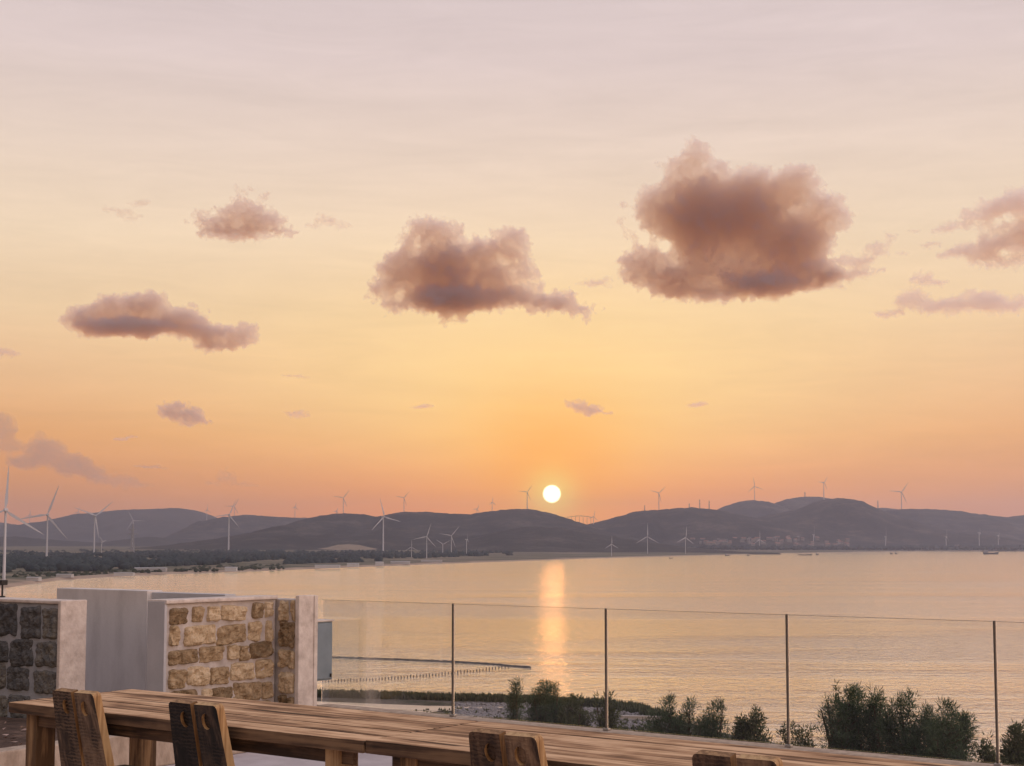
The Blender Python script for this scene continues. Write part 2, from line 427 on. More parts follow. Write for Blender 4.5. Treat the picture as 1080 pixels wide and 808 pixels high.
# ------------------------------------------------------------------ hills
HILLZ = {}
def hill(pts, D, wf, wb, mat, rough=1.0, seed=0.0, step=2.0, base=4.0):
    xs = np.arange(pts[0][0], pts[-1][0] + .1, step)
    ys = np.interp(xs, [p[0] for p in pts], [p[1] for p in pts])
    k = max(1, int(4 / step)); pad = np.pad(ys, k, mode='edge'); ys = np.convolve(pad, np.ones(2 * k + 1) / (2 * k + 1), 'valid')
    NV = 44
    vs = []
    for x, y in zip(xs, ys):
        p = at_depth(x, y, D); hz = max(p.z - base, 0.0)
        for j in range(NV + 1):
            v = -1 + 2 * j / NV
            yy = D + (v * wf if v < 0 else v * wb)
            s = 1 - abs(v); s = s * s * (3 - 2 * s)
            nz = fbm(p.x * .0016 + seed, yy * .0016, seed, 5)
            spur = .62 * rough * nz * hz * (1 - s) * s * 2.2 + .05 * hz * s * (1 - s) * 4 * noise.noise(Vector((p.x * .006, yy * .006, seed)))
            fine = 4.5 * noise.noise(Vector((p.x * .03, yy * .03, seed))) + 2.2 * noise.noise(Vector((p.x * .11, yy * .11, seed)))
            z = base + hz * s + spur + fine * min(1.0, hz / 40) * min(1, s * 3)
            vs.append((p.x, yy, z if 0 < j < NV else -3.0))
    n = NV + 1
    fs = [(i * n + j, (i + 1) * n + j, (i + 1) * n + j + 1, i * n + j + 1) for i in range(len(xs) - 1) for j in range(NV)]
    o = np_mesh('hill', vs, fs, mat, smooth=True); tag(o, kind='structure'); return o
hill([(-500, 560), (-200, 556), (-60, 549), (0, 551), (20, 554), (40, 553), (70, 549), (100, 542), (130, 538), (160, 537), (190, 536), (210, 539), (228, 546), (250, 555), (290, 566), (330, 577)], 12300, 2600, 1000, M['hill_far'], .6, 1.3)
hill([(-300, 572), (-60, 566), (0, 567), (15, 566), (60, 570), (110, 573), (150, 567), (165, 566.5), (190, 572), (215, 577)], 7600, 900, 800, M['hill_far'], .5, 9.3)
hill([(160, 579), (195, 570), (220, 556), (240, 546), (262, 543), (285, 545), (310, 546), (340, 547), (380, 556), (450, 575)], 9300, 2200, 1200, M['hill_mid'], .9, 2.1)
hill([(200, 579), (240, 573), (275, 566), (310, 556), (335, 546), (360, 541.5), (385, 542.5), (400, 545.5), (425, 540.5), (455, 541), (470, 543), (500, 543.5), (520, 540), (540, 537.5), (560, 538), (580, 542), (600, 548), (615, 553), (650, 566), (690, 579)], 6700, 2300, 1400, M['hill'], 1.0, 3.7)
hill([(430, 583), (470, 577), (500, 568), (520, 562), (545, 557), (565, 555.5), (590, 556.5), (610, 559), (640, 565), (680, 572), (730, 578), (760, 582)], 5000, 1150, 800, M['hill'], .8, 5.2)
hill([(560, 579), (600, 563), (620, 553), (645, 547), (670, 539.5), (695, 538), (712, 536), (730, 535.5), (748, 537), (765, 540), (800, 548), (850, 566), (880, 578)], 6900, 1700, 1000, M['hill'], 1.0, 6.6)
hill([(720, 562), (745, 543), (762, 535), (778, 529.5), (792, 527.5), (808, 529), (822, 534), (840, 542), (870, 556)], 9000, 1500, 900, M['hill_mid'], .8, 7.1)
hill([(790, 560), (812, 533), (826, 527.5), (845, 524), (862, 524), (876, 528), (900, 540), (925, 556)], 9600, 1300, 900, M['hill_mid'], .8, 8.4)
hill([(900, 560), (912, 540), (922, 536), (934, 535.5), (950, 539), (975, 550)], 10200, 1300, 900, M['hill_far'], .8, 10.4)
hill([(700, 580), (740, 570), (770, 556), (800, 546), (822, 541), (845, 537), (860, 530), (872, 526.5), (885, 526), (897, 528), (910, 534), (925, 540), (945, 546), (965, 553), (990, 562), (1020, 569), (1060, 576), (1090, 580)], 7100, 1600, 1100, M['hill'], 1.0, 11.8)
hill([(880, 570), (915, 546), (935, 538.5), (955, 537), (975, 537.5), (995, 539), (1015, 542), (1040, 545), (1058, 546), (1075, 544), (1100, 541), (1160, 536), (1240, 540), (1340, 548), (1480, 556), (1600, 566)], 8000, 1800, 1000, M['hill_mid'], 1.0, 12.9)

# ------------------------------------------------------------------ forests on the plain (uncountable: stuff)
ICO = None
def ico():
    global ICO
    if ICO is None:
        bm = bmesh.new(); bmesh.ops.create_icosphere(bm, subdivisions=1, radius=1); v, f = bm_data(bm)
        ICO = (np.array([tuple(x) for x in v]), np.array(f))
    return ICO
def crowns(name, pts, rmin, rmax, flat, mat, **kw):
    iv, if_ = ico(); V = []; Fc = []; 
    for i, p in enumerate(pts):
        r = random.uniform(rmin, rmax); jit = 1 + rng.uniform(-.28, .28, size=(len(iv), 1))
        h = r * flat * random.uniform(.8, 1.25)
        V.append(iv * jit * np.array([r, r, h]) + np.array([p[0], p[1], p[2] + h * .55])); Fc.append(if_ + i * len(iv))
    o = np_mesh(name, np.concatenate(V), np.concatenate(Fc), mat, smooth=False); tag(o, kind='stuff', **kw); return o
def scatter(n, x0, x1, ytop, ybot, z):
    out = []
    while len(out) < n:
        px = random.uniform(x0, x1); t = interp(px, ytop); b = interp(px, ybot); py = random.uniform(t, b)
        p = at_plane(px, py, z)
        if noise.noise(Vector((px * .045, py * .35, 3.3))) > -.25: out.append((p.x, p.y, z - .5))
    return out
crowns('forest', scatter(5200, -120, 300, [(-120, 583), (300, 581)], [(-120, 612), (0, 604), (60, 602), (110, 602), (160, 597.5), (220, 596), (300, 589)], 4.2)
       + scatter(1100, 250, 540, [(250, 583), (540, 582)], [(250, 592), (330, 589.5), (440, 589), (540, 586)], 4.2)
       + scatter(420, 300, 400, [(300, 593), (400, 590)], [(300, 596), (400, 593)], 2.5), 3.2, 6.8, .85, M['forest'])
crowns('far_forest', [(*at_depth(random.uniform(520, 1150), 578, d).xy, 4 + (d - 4200) * .004) for d in [random.uniform(5150, 5900) for _ in range(2400)]], 5, 11, .8, M['forest'])
crowns('shore_scrub', scatter(520, -20, 300, [(-20, 606), (120, 601), (300, 595)], [(-20, 613), (120, 605), (300, 600)], 2.2), 1.2, 3.2, .7, M['bush'])

# pale dry field among the trees, and bare strips along the beach
def patch(px_poly, z, mat, name):
    vs = [tuple(at_plane(x, y, z)) for x, y in px_poly]
    me = bpy.data.meshes.new(name); me.from_pydata(vs, [], [tuple(range(len(vs)))]); me.materials.append(mat)
    return tag(link(name, me), kind='structure')
def depth_patch(pts, name, mat):
    me = bpy.data.meshes.new(name); me.from_pydata([tuple(p) for p in pts], [], [tuple(range(len(pts)))]); me.materials.append(mat)
    return tag(link(name, me), kind='structure')
# a bare slope on the hillside: a gently tilted sheet at its own distance
vs = []; fs = []
prof = [(334, 579, 579), (345, 577.5, 579.6), (356, 574.6, 580), (368, 574, 580), (380, 575, 580), (390, 577.4, 579.8), (397, 578.8, 579.4)]
for i, (x, yt, yb) in enumerate(prof):
    vs += [tuple(at_depth(x, yt, 4350)), tuple(at_depth(x, yb, 4180))]
fs = [(2 * i, 2 * i + 1, 2 * i + 3, 2 * i + 2) for i in range(len(prof) - 1)]
o = np_mesh('field', vs, fs, M['field']); tag(o, kind='structure')

# ------------------------------------------------------------------ wind turbines
def blade_mesh():
    mb = MB(); secs = [(0, .35, .35), (.06, .4, .34), (.18, 1.0, .22), (.45, .72, .14), (.8, .42, .08), (1.0, .12, .04)]
    vs = []
    for r, c, t in secs:
        vs += [(-c * .3, -t / 2, r), (c * .7, -t * .15, r), (c * .7, t * .15, r), (-c * .3, t / 2, r)]
    fs = [(4 * i + j, 4 * i + (j + 1) % 4, 4 * i + 4 + (j + 1) % 4, 4 * i + 4 + j) for i in range(len(secs) - 1) for j in range(4)] + [(3, 2, 1, 0), tuple(range(len(vs) - 4, len(vs)))]
    mb.add(vs, fs); me = mb.mesh('blade'); me.materials.append(M['white']); return me
def unit_tower():
    mb = MB(); mb.tube((0, 0, 0), (0, 0, 1), .5, .3, 14); me = mb.mesh('tower'); me.materials.append(M['white']); return me
def unit_nacelle():
    mb = MB(); mb.box(-.5, .5, -.5, .5, -.5, .5, bev=.14); me = mb.mesh('nacelle'); me.materials.append(M['white']); return me
def unit_hub():
    bm = bmesh.new(); bmesh.ops.create_uvsphere(bm, u_segments=12, v_segments=8, radius=.5); v, f = bm_data(bm)
    mb = MB(); mb.add(v, f); me = mb.mesh('hub'); me.materials.append(M['white']); return me
BLADE, TOWER, NAC, HUB = blade_mesh(), unit_tower(), unit_nacelle(), unit_hub()
def turbine(hx, hy, bx, by, L, phase, yaw, depth=None, label='', group='wind turbines along the bay', thick=1.0):
    if depth is None: depth = at_plane(bx, by, 4.0).y
    b = at_depth(bx, by, depth); h = at_depth(hx, hy, depth); m = depth / F
    H = h.z - b.z; Lm = L * m
    root = empty('wind_turbine', b, R(yaw)); tag(root, label, 'wind turbine', group)
    dia = max(H * .048, .75 * m) * thick
    t = link('tower', TOWER, root); t.scale = (dia, dia, H + 4); t.location = (0, 0, -4)
    nw = max(dia * .95, H * .05); nl = nw * 2.6
    n_ = link('nacelle', NAC, root); n_.scale = (nw, nl, nw); n_.location = (0, nl * .12, H)
    yb = -nl * .48
    hb = link('hub', HUB, root); hb.scale = (nw * .9, nw * 1.1, nw * .9); hb.location = (0, yb, H)
    ch = max(Lm * .070, .7 * m) * thick
    for k in range(3):
        bl = link('blade', BLADE, root); bl.scale = (ch, ch, Lm); bl.location = (0, yb, H)
        bl.rotation_euler = (0, R(phase + 120 * k), 0)
    return root
G1 = 'wind turbines on the coastal plain'; G2 = 'wind turbines along the hill ridges'
TUR = [
 (5, 538, 4, 613, 47, 3, 12, None, 'tallest white wind turbine, cut by the frame edge above the stone wall', G1),
 (49, 543, 49, 591, 33, 20, 8, None, 'white wind turbine in the dark forest, second tallest, one blade pointing steeply up', G1),
 (101, 544, 99, 586, 24, 50, 35, None, 'white wind turbine in the forest with two blades raised in a V', G1),
 (107, 571, 107, 586, 7, 80, 65, None, 'short wind turbine standing tight beside the tower of the V bladed turbine', G1),
 (140, 549, 140, 578, 12, 92, 10, 6600, 'dim grey wind turbine beside the power pylon below the hazy mountain', G1),
 (240, 543, 241, 580, 17, 22, 20, 3900, 'white wind turbine at the foot of the second hill, blades tipped left', G1),
 (247, 534, 247, 546, 10, 30, 0, 9250, 'faint wind turbine peeking over the second hill behind a nearer white one', G2),
 (217, 538, 218, 553, 6, 0, 50, 11000, 'thin pale wind turbine in the saddle beside the hazy mountain', G2),
 (31, 543, 31, 555, 6, 0, 40, 12300, 'tiny turbine on the hazy mountain ridge above the second tallest turbine', G2),
 (82, 540, 82, 548, 6, 10, 40, 12300, 'tiny turbine on the hazy mountain slope beside the V bladed turbine', G2),
 (311, 535, 311, 547, 5, 10, 30, 9300, 'small faint turbine on the gap between the second and third hills', G2),
 (362, 525, 362, 543, 11, 38, 5, 6700, 'dark wind turbine on the rounded top of the third hill', G2),
 (355, 539, 355, 544, 4, 20, 10, 8600, 'tiny turbine half hidden behind the third hill top', G2),
 (404, 545, 404, 584, 20, 345, 30, 3600, 'tall white wind turbine before the third hill with one blade far down', G1),
 (426, 525, 426, 542, 9, 40, 0, 6700, 'dark wind turbine with a clear V on the second crest of the third hill', G2),
 (450, 566, 450, 589, 15, 18, 0, None, 'bright white wind turbine at the shore with one blade lying flat left', G1),
 (434, 577, 434, 588, 8, 0, 5, None, 'little white turbine standing left of the bright shore turbine', G1),
 (476, 565, 476, 587, 13, 40, 0, None, 'white shore wind turbine with its blades in a V, before the dark hill foot', G1),
 (467, 574, 467, 587, 9, 62, 15, 3400, 'small grey turbine close to the V bladed shore turbine', G1),
 (492, 569, 492, 587, 6, 0, 78, 3300, 'white turbine seen edge on, looking like a bare pole at the shore', G1),
 (503, 537, 503, 545, 5, 25, 20, 6700, 'tiny dark turbine on the long ridge left of the sun', G2),
 (519, 530, 519, 541, 6, 0, 40, 6700, 'small dark turbine on the long ridge close to the setting sun', G2),
 (556, 519, 556, 539, 10, 36, 0, 6700, 'dark wind turbine on the ridge immediately beside the setting sun', G2),
 (626, 545, 626, 554, 7, 12, 25, 6650, 'small turbine standing at the end of the arched bridge', G2),
 (695, 520, 695, 539, 10, 46, 0, 6900, 'dark wind turbine in a V on the ridge right of the sun', G2),
 (645, 574, 645, 586, 9, 0, 20, None, 'thin dim shore turbine below the arched bridge', G1),
 (683, 566, 683, 583.5, 14, 0, 0, 3650, 'white shore turbine with an upright blade, taller of the pair mid bay', G1),
 (723, 567, 723, 584, 12, 5, 25, 3650, 'white shore turbine, shorter of the pair mid bay, near the village', G1),
 (796, 513, 796, 530, 10, 350, 5, 9000, 'dark wind turbine crowning the round hill left of the biggest hill', G2),
 (801, 569, 801, 579, 9, 0, 30, 5300, 'pale turbine beside the first houses of the village', G1),
 (869, 509, 869, 528, 8, 34, 25, 8800, 'dark wind turbine behind the peak of the biggest hill', G2),
 (951, 519, 951, 540, 13, 35, 0, 8000, 'large dark wind turbine on the far ridge with a flat left blade', G2),
 (858, 564, 858, 572, 11, 5, 72, 5700, 'slender pale turbine among the houses, blades edge on', G1),
 (933, 566, 934, 577, 13, 350, 74, 5500, 'pale turbine past the last houses, blades edge on', G1),
 (998, 566, 998, 578, 8, 0, 60, 5600, 'faint turbine on the shore flats left of a taller pale one', G1),
 (1033, 562, 1033, 579, 6, 5, 82, 5500, 'pale turbine near the moored cargo boat', G1),
 (1053, 565, 1053, 578, 6, 20, 60, 5800, 'faintest turbine at the frame edge past the cargo boat', G1),
]
for t in TUR: turbine(*t)

# power pylon, radio masts, bridge
def lattice(name, base, H, w0, w1, arms, label, cat, th):
    th *= 1.5
    root = empty(name, base); tag(root, label, cat)
    mb = MB()
    c = [(-1, -1), (1, -1), (1, 1), (-1, 1)]
    for x, y in c: mb.tube((x * w0, y * w0, -3), (x * w1, y * w1, H), th, th, 4)
    nseg = 7
    for i in range(nseg):
        z0, z1 = H * i / nseg, H * (i + 1) / nseg; a0 = w0 + (w1 - w0) * i / nseg; a1 = w0 + (w1 - w0) * (i + 1) / nseg
        for j in range(4):
            p, q = c[j], c[(j + 1) % 4]
            mb.tube((p[0] * a0, p[1] * a0, z0), (q[0] * a1, q[1] * a1, z1), th * .6, th * .6, 3)
    mb.build('lattice_frame', M['grey_far'], root)
    for z, l in arms:
        a = MB(); a.tube((-l, 0, z), (l, 0, z), th, th, 4); a.tube((-l, 0, z), (0, 0, z + l * .3), th * .6, th * .6, 3); a.tube((l, 0, z), (0, 0, z + l * .3), th * .6, th * .6, 3)
        a.build('cross_arm', M['grey_far'], root)
p = at_depth(139.5, 582, 3600); m = 3600 / F
lattice('power_pylon', p, 29 * m, 1.6 * m, .35 * m, [(18.5 * m, 5.5 * m), (23 * m, 4 * m)], 'steel lattice power pylon with cross arms on the forested plain', 'pylon', .35 * m)
for (x, yb, yt, dp, lb) in [(680, 541, 533, 6900, 'short thin mast on the ridge beside the sunset turbine'), (727, 537, 531, 6900, 'low thin mast, first of a row on the broad crest'), (738, 538, 527, 6900, 'tall thin mast in the middle of the broad crest'), (748, 539, 528, 6900, 'tall thin mast at the end of the broad crest'), (926, 538, 528, 10200, 'thin mast on the small far knoll behind the biggest hill'), (849, 526, 519, 9600, 'thin mast on the hill behind the biggest one')]:
    p = at_depth(x, yb, dp); m = dp / F
    lattice('radio_mast', p, (yb - yt) * m, .5 * m, .2 * m, [], lb, 'mast', .13 * m)
dp = 6600; m = dp / F
root = empty('road_bridge', at_depth(611, 550, dp)); tag(root, 'long arched road bridge over the saddle just right of the sun', 'bridge')
mb = MB(); N = 16; W2 = 13.5 * m
zf = lambda u: (4.3 + 1.7 * (1 - u * u)) * m
for i in range(N):
    u0, u1 = -1 + 2 * i / N, -1 + 2 * (i + 1) / N
    vs = [(u * W2, y, zf(u) + dz) for u in (u0, u1) for y in (-5, 5) for dz in (-.45 * m, 0)]
    mb.add(vs, [(0, 1, 3, 2), (4, 6, 7, 5), (0, 4, 5, 1), (2, 3, 7, 6), (1, 5, 7, 3), (0, 2, 6, 4)])
mb.build('deck', M['grey_far'], root)
for i in range(7):
    u = -.9 + 1.8 * i / 6
    b = MB(); b.box(u * W2 - .16 * m, u * W2 + .16 * m, -3, 3, -9 * m, zf(u) - .9 * m); b.build('pier', M['grey_far'], root)

# ------------------------------------------------------------------ village and sheds
def house_mesh(w, d, h, rh, wm, rm):
    mb = MB(); mb.box(-w / 2, w / 2, -d / 2, d / 2, -6, h)
    e = .5
    vs = [(-w / 2 - e, -d / 2 - e, h - .2), (w / 2 + e, -d / 2 - e, h - .2), (w / 2 + e, d / 2 + e, h - .2), (-w / 2 - e, d / 2 + e, h - .2), (-w / 2 - e, 0, h + rh), (w / 2 + e, 0, h + rh)]
    mb.add(vs, [(0, 1, 5, 4), (2, 3, 4, 5), (0, 4, 3), (1, 2, 5), (0, 3, 2, 1)], .5, 1)
    for i in range(int(w // 4)):      # windows as dark recesses on the sea front
        x = -w / 2 + 2.2 + i * 4
        for zz in np.arange(1.2, h - 1.5, 3.0): mb.box(x - .7, x + .7, -d / 2 - .06, -d / 2 + .05, zz, zz + 1.4, .5, 2)
    me = mb.mesh('house'); me.materials.append(wm); me.materials.append(rm); me.materials.append(M['black']); return me
HM = [house_mesh(13, 8, 5.5, 2.8, M['house_wall'], M['house_roof']), house_mesh(18, 9, 6.5, 3, M['house_wall'], M['house_roof']), house_mesh(10, 8, 8, 2.2, M['house_wall'], M['house_wall']), house_mesh(24, 11, 9, 1.0, M['house_wall'], M['house_wall'])]
HL = ['small pale house with a red roof in the shore village', 'long pale house with a red roof in the shore village', 'narrow tall pale house in the shore village', 'flat roofed pale block in the shore village']
def house(px, py, dp, k, s, rz):
    p = at_depth(px, py, dp); o = link('house', HM[k]); o.location = p; o.scale = (s, s, s); o.rotation_euler = (0, 0, rz)
    tag(o, HL[k], 'house', 'houses of the village below the biggest hill')
random.seed(21)
for i in range(84):
    x = random.choice([random.gauss(850, 26), random.uniform(812, 908), random.uniform(730, 815), random.gauss(775, 18)])
    x = min(max(x, 728), 912)
    y = random.uniform(566.5, 576.0) if x > 805 else random.uniform(568.5, 575.0)
    if x > 880: y = random.uniform(570, 576)
    dp = 5450 + (576 - y) * 45
    house(x, y, dp, random.choice([0, 0, 1, 1, 2, 3]), random.uniform(.7, 1.15), random.uniform(-.5, .5))
SH = [house_mesh(60, 12, 5, 1.2, M['shed'], M['shed'])]
def shed(px, py, wpx, hpx, label, z=3.0, mat=None):
    p = at_plane(px, py, z); m = p.y / F
    mb = MB(); w = wpx * m; h = hpx * m; dpt = max(8, w * .2)
    mb.box(-w / 2, w / 2, 0, dpt, -1.5, h * .75)
    vs = [(-w / 2 - .4, -.5, h * .74), (w / 2 + .4, -.5, h * .74), (w / 2 + .4, dpt + .5, h * .74), (-w / 2 - .4, dpt + .5, h * .74), (-w / 2 - .4, dpt / 2, h), (w / 2 + .4, dpt / 2, h)]
    root = empty('shed', p); tag(root, label, 'shed', 'white sheds along the bay shore')
    mb.build('wall', mat or M['shed'], root)
    rb = MB(); rb.add(vs, [(0, 1, 5, 4), (2, 3, 4, 5), (0, 4, 3), (1, 2, 5), (0, 3, 2, 1)]); rb.build('roof', mat or M['shed'], root)
shed(158, 602, 33, 3.4, 'longest white shed on the plain, between the forest and the beach')
shed(34, 611, 13, 2.4, 'low white shed near the beach, closest to the tallest turbine')
shed(67, 607.5, 16, 2.0, 'low flat white shed on the plain below the twin bladed turbine')
shed(130, 605.5, 20, 1.6, 'very low pale shed beside the longest white shed')
shed(243, 601.0, 12, 3.0, 'white shed with a taller end at the beach before the grey wall')
shed(345, 598, 26, 2.2, 'wide pale shed at the beach under the bare field')
shed(372, 596.4, 12, 2.2, 'pale shed at the beach below the tall white turbine')
shed(400, 595.5, 8, 3.0, 'small bright shed at the beach, right of the shrubs')
shed(422, 594, 20, 2.0, 'pale shed at the beach under the little turbine')
shed(455, 592.5, 22, 1.8, 'low pale shed on the beach below the bright turbine')
for k in (12.5,):
    p = at_depth(1010, 576.5, 5500); 
    o = link('house', HM[3]); o.location = p; o.scale = (.8, .6, .7); tag(o, 'lone white house on the shore flats below the pale turbines', 'house')

# ------------------------------------------------------------------ boats
def boat(px, py, wpx, hpx, label, cabin=True, mast=False, cat='boat'):
    p = at_plane(px, py, 0.0); m = p.y / F; L = wpx * m; H = hpx * m
    root = empty('boat', p); tag(root, label, cat)
    mb = MB(); n = 10; vs = []
    for i in range(n + 1):
        u = -1 + 2 * i / n; w = (1 - abs(u) ** 3.5) * L * .11 + .05; sh = H * (.38 + .22 * max(0, u) ** 2 + .1 * max(0, -u) ** 2)
        vs += [(u * L / 2, -w, sh), (u * L / 2, w, sh), (u * L / 2 * .92, -w * .5, -.8), (u * L / 2 * .92, w * .5, -.8)]
    for i in range(n):
        a, b = 4 * i, 4 * i + 4
        mb.add([], [])
        mb.f += [(a, b, b + 1, a + 1), (a, a + 2, b + 2, b), (a + 1, b + 1, b + 3, a + 3)]; mb.t += [.5] * 3; mb.m += [0] * 3
    mb.v = [tuple(v) for v in vs]
    mb.build('hull', M['boat'], root)
    if cabin:
        c = MB(); c.box(-.42 * L, -.18 * L, -L * .06, L * .06, H * .35, H * .95, bev=H * .04); c.box(-.40 * L, -.24 * L, -L * .045, L * .045, H * .9, H * 1.15); c.build('cabin', M['boat_top'], root)
    if mast:
        c = MB(); c.tube((.28 * L, 0, H * .3), (.28 * L, 0, H * 1.3), .25 * m, .15 * m, 5); c.tube((.28 * L, 0, H * 1.2), (.02 * L, 0, H * .6), .15 * m, .1 * m, 4); c.build('mast', M['boat_top'], root)
boat(1045, 584.6, 17, 4, 'dark cargo boat with a stern cabin, the biggest boat off the far shore', True, True)
boat(849, 585.6, 15, 2, 'long low barge on the water below the village', False)
boat(862, 585.4, 3, 2.2, 'tiny tug at the end of the long low barge', True)
boat(940, 584.4, 3, 2.2, 'tiny dark boat in open water, first of a pair', True)
boat(945, 584.4, 2.5, 2.4, 'tiny dark boat in open water, second of a pair', True)
boat(767, 586.3, 5, 2.0, 'small dark boat near shore below the village edge', True)
boat(789, 586.2, 3, 2.2, 'small dark boat alone off the village', True)
boat(707.5, 589.2, 4, 1.5, 'small dark skiff below the pair of shore turbines', True)

# ------------------------------------------------------------------ groyne and net stakes near the beach
def strip(name, pts, width, h, mat, label, cat):
    vs = []; fs = []
    dense = []
    for (x0, y0), (x1, y1) in zip(pts[:-1], pts[1:]):
        k = max(2, int(abs(x1 - x0) / 3))
        dense += [(x0 + (x1 - x0) * i / k, y0 + (y1 - y0) * i / k) for i in range(k)]
    dense.append(pts[-1])
    for i, (x, y) in enumerate(dense):
        p = at_plane(x, y, 0); w = width * (1 + .35 * noise.noise(Vector((i * .4, 1, 0)))); hh = h * (1 + .5 * noise.noise(Vector((i * .7, 5, 0))))
        vs += [(p.x, p.y - w, -.3), (p.x, p.y - w * .3, hh), (p.x, p.y + w * .3, hh * .9), (p.x, p.y + w, -.3)]
    n = len(dense)
    fs = [(4 * i + j, 4 * i + 4 + j, 4 * i + 5 + j, 4 * i + 1 + j) for i in range(n - 1) for j in range(3)] + [(0, 1, 2, 3), (4 * n - 1, 4 * n - 2, 4 * n - 3, 4 * n - 4)]
    o = np_mesh(name, vs, [f for f in fs], mat); tag(o, label, cat); return o
strip('breakwater', [(300, 692.5), (360, 694), (420, 696), (480, 698.5), (520, 701), (540, 703), (560, 704.5)], 1.6, .42, M['dark_stone'], 'thin dark breakwater running out across the bay water to a point', 'breakwater')
SP = []
for i in range(60):
    t = i / 59.0; x = 340 + 196 * t; y = interp(x, [(340, 719.5), (400, 717), (440, 714), (500, 708.5), (536, 703.6)]); SP.append((x, y + random.uniform(-.3, .3)))
SPROTO = None
for x, y in SP:
    p = at_plane(x, y, 0)
    if SPROTO is None:
        mb = MB(); mb.tube((0, 0, -1), (0, 0, 1), .16, .12, 6); SPROTO = mb.mesh('stake'); SPROTO.materials.append(M['dark_stone'])
    o = link('net_stake', SPROTO); o.location = p; o.scale = (1, 1, random.uniform(.35, .75)); o.rotation_euler = (random.uniform(-.15, .15), random.uniform(-.15, .15), 0)
    tag(o, 'dark wooden stake in the row of stakes beside the breakwater', 'stake', 'row of net stakes in the bay water')

# ------------------------------------------------------------------ near bluff and beach
NEAR = [(-300, 733), (0, 730), (335, 735.5), (450, 738.5), (540, 741), (600, 744), (640, 746), (672, 750), (700, 758), (760, 775), (900, 800), (1100, 830), (1400, 870)]
PROF = [(13.2, 30.75), (20, 28), (30, 25), (45, 20), (80, 12), (150, 3.5), (200, 1.5)]
def ground_z(x, y):
    px = 540 + F * x / y
    ys = at_plane(px, interp(px, NEAR), 0).y
    pr = PROF + ([(ys - 14, 1.2), (ys - 5, 1.0), (ys + 1, -.7)] if ys > 216 else [(ys + 1, -.7)])
    pr = [q for q in pr if q[0] <= ys + 1]
    z = interp(y, pr)
    amp = min(1.0, max(0, (y - 15) / 20)) * (.8 if y < 150 else .12)
    return z + amp * fbm(x * .09, y * .09, 0, 4)
gx = np.arange(-300, 1401, 10.0); ts = np.linspace(0, 1, 110)
vs = []
for px in gx:
    ye = at_plane(px, interp(px, NEAR), 0).y + 1
    for t in ts:
        y = 13.2 + (ye - 13.2) * t ** 1.35; x = (px - 540) / F * y
        vs.append((x, y, ground_z(x, y)))
n = len(ts)
fs = [(i * n + j, (i + 1) * n + j, (i + 1) * n + j + 1, i * n + j + 1) for i in range(len(gx) - 1) for j in range(n - 1)]
o = np_mesh('terrain', vs, fs, M['bluff'], smooth=True); tag(o, kind='structure')
# tidal pool behind the berm, its bright reflection put into a pale sand colour
patch([(330, 739.5), (390, 742), (450, 744.4), (540, 745.6), (500, 748.5), (462, 750), (420, 748.5), (370, 745.5), (330, 743)], 1.42, M['wet_sand'], 'sand_pool_path')
patch([(330, 743.4), (370, 745.8), (420, 748.8), (462, 750.4), (440, 753), (380, 750), (330, 747)], 1.40, M['wet_sand'], 'sand_strip_path')

def tufts(name, places, hmin, hmax, wid, mat, blades=9, spread=.5):
    V = []; Tn = []
    for (x, y, z) in places:
        h = random.uniform(hmin, hmax); tt = random.random() * .6
        for k in range(blades):
            a = random.uniform(0, 6.283); r = random.uniform(0, spread) * h; ex = x + math.cos(a) * r; ey = y + math.sin(a) * r
            bx, by = x + math.cos(a) * r * .5, y + math.sin(a) * r * .5; hh = h * random.uniform(.5, 1.05); w = wid * random.uniform(.6, 1.5)
            b2 = random.uniform(0, 3.14)
            V += [(bx - math.cos(b2) * w, by - math.sin(b2) * w, z - .1), (bx + math.cos(b2) * w, by + math.sin(b2) * w, z - .1), (ex, ey, z + hh)]
            Tn.append(min(1, tt + random.random() * .4))
    fc = np.arange(len(V)).reshape(-1, 3)
    return np_mesh(name, V, fc, mat, tint_v=Tn)
random.seed(5)
pl = []
for _ in range(3600):       # reed belt on the berm
    px = random.uniform(318, 705); yb = interp(px, NEAR)
    ysh = at_plane(px, yb, 0).y; y = ysh - random.uniform(1.5, 10 + 6 * (px > 640)); x = (px - 540) / F * y
    pl.append((x, y, ground_z(x, y)))
o = tufts('reeds', pl, .7, 1.75, .28, M['reed'], 8, .45); tag(o, kind='stuff')
pl = []
for _ in range(2200):
    px = random.choice([random.uniform(440, 720), random.uniform(540, 720)]); y = random.uniform(205, 275); x = (px - 540) / F * y
    if noise.noise(Vector((x * .12, y * .12, 2))) > .05: pl.append((x, y, ground_z(x, y)))
o = tufts('undergrowth', pl, .3, .9, .25, M['bush'], 9, .8); tag(o, kind='stuff')
V = []; Fc = []; iv, if_ = ico(); kk = 0
for _ in range(2400):
    px, py = (random.uniform(480, 575), random.uniform(742, 757)) if random.random() < .6 else (random.uniform(615, 700), random.uniform(747, 768))
    p = at_plane(px, py, 1.3); r = random.uniform(.10, .42)
    V.append(iv * (1 + rng.uniform(-.3, .3, size=(len(iv), 1))) * np.array([r * 1.2, r, r * .8]) + np.array([p.x, p.y, ground_z(p.x, p.y) + r * .3])); Fc.append(if_ + kk * len(iv)); kk += 1
o = np_mesh('gravel', np.concatenate(V), np.concatenate(Fc), M['pale_stone']); tag(o, kind='stuff')
p = at_plane(681, 760.5, 1.3); mb = MB(); mb.box(-4.5, 3.2, -.3, .3, -1, .75, bev=.05); mb.box(-4.6, 3.3, -.4, .4, .75, .9, bev=.03)
o = mb.build('retaining_wall', M['mortar']); o.location = p; o.rotation_euler = (0, 0, R(-6)); tag(o, 'low pale wall on the gravel spit beyond the glass', 'wall')

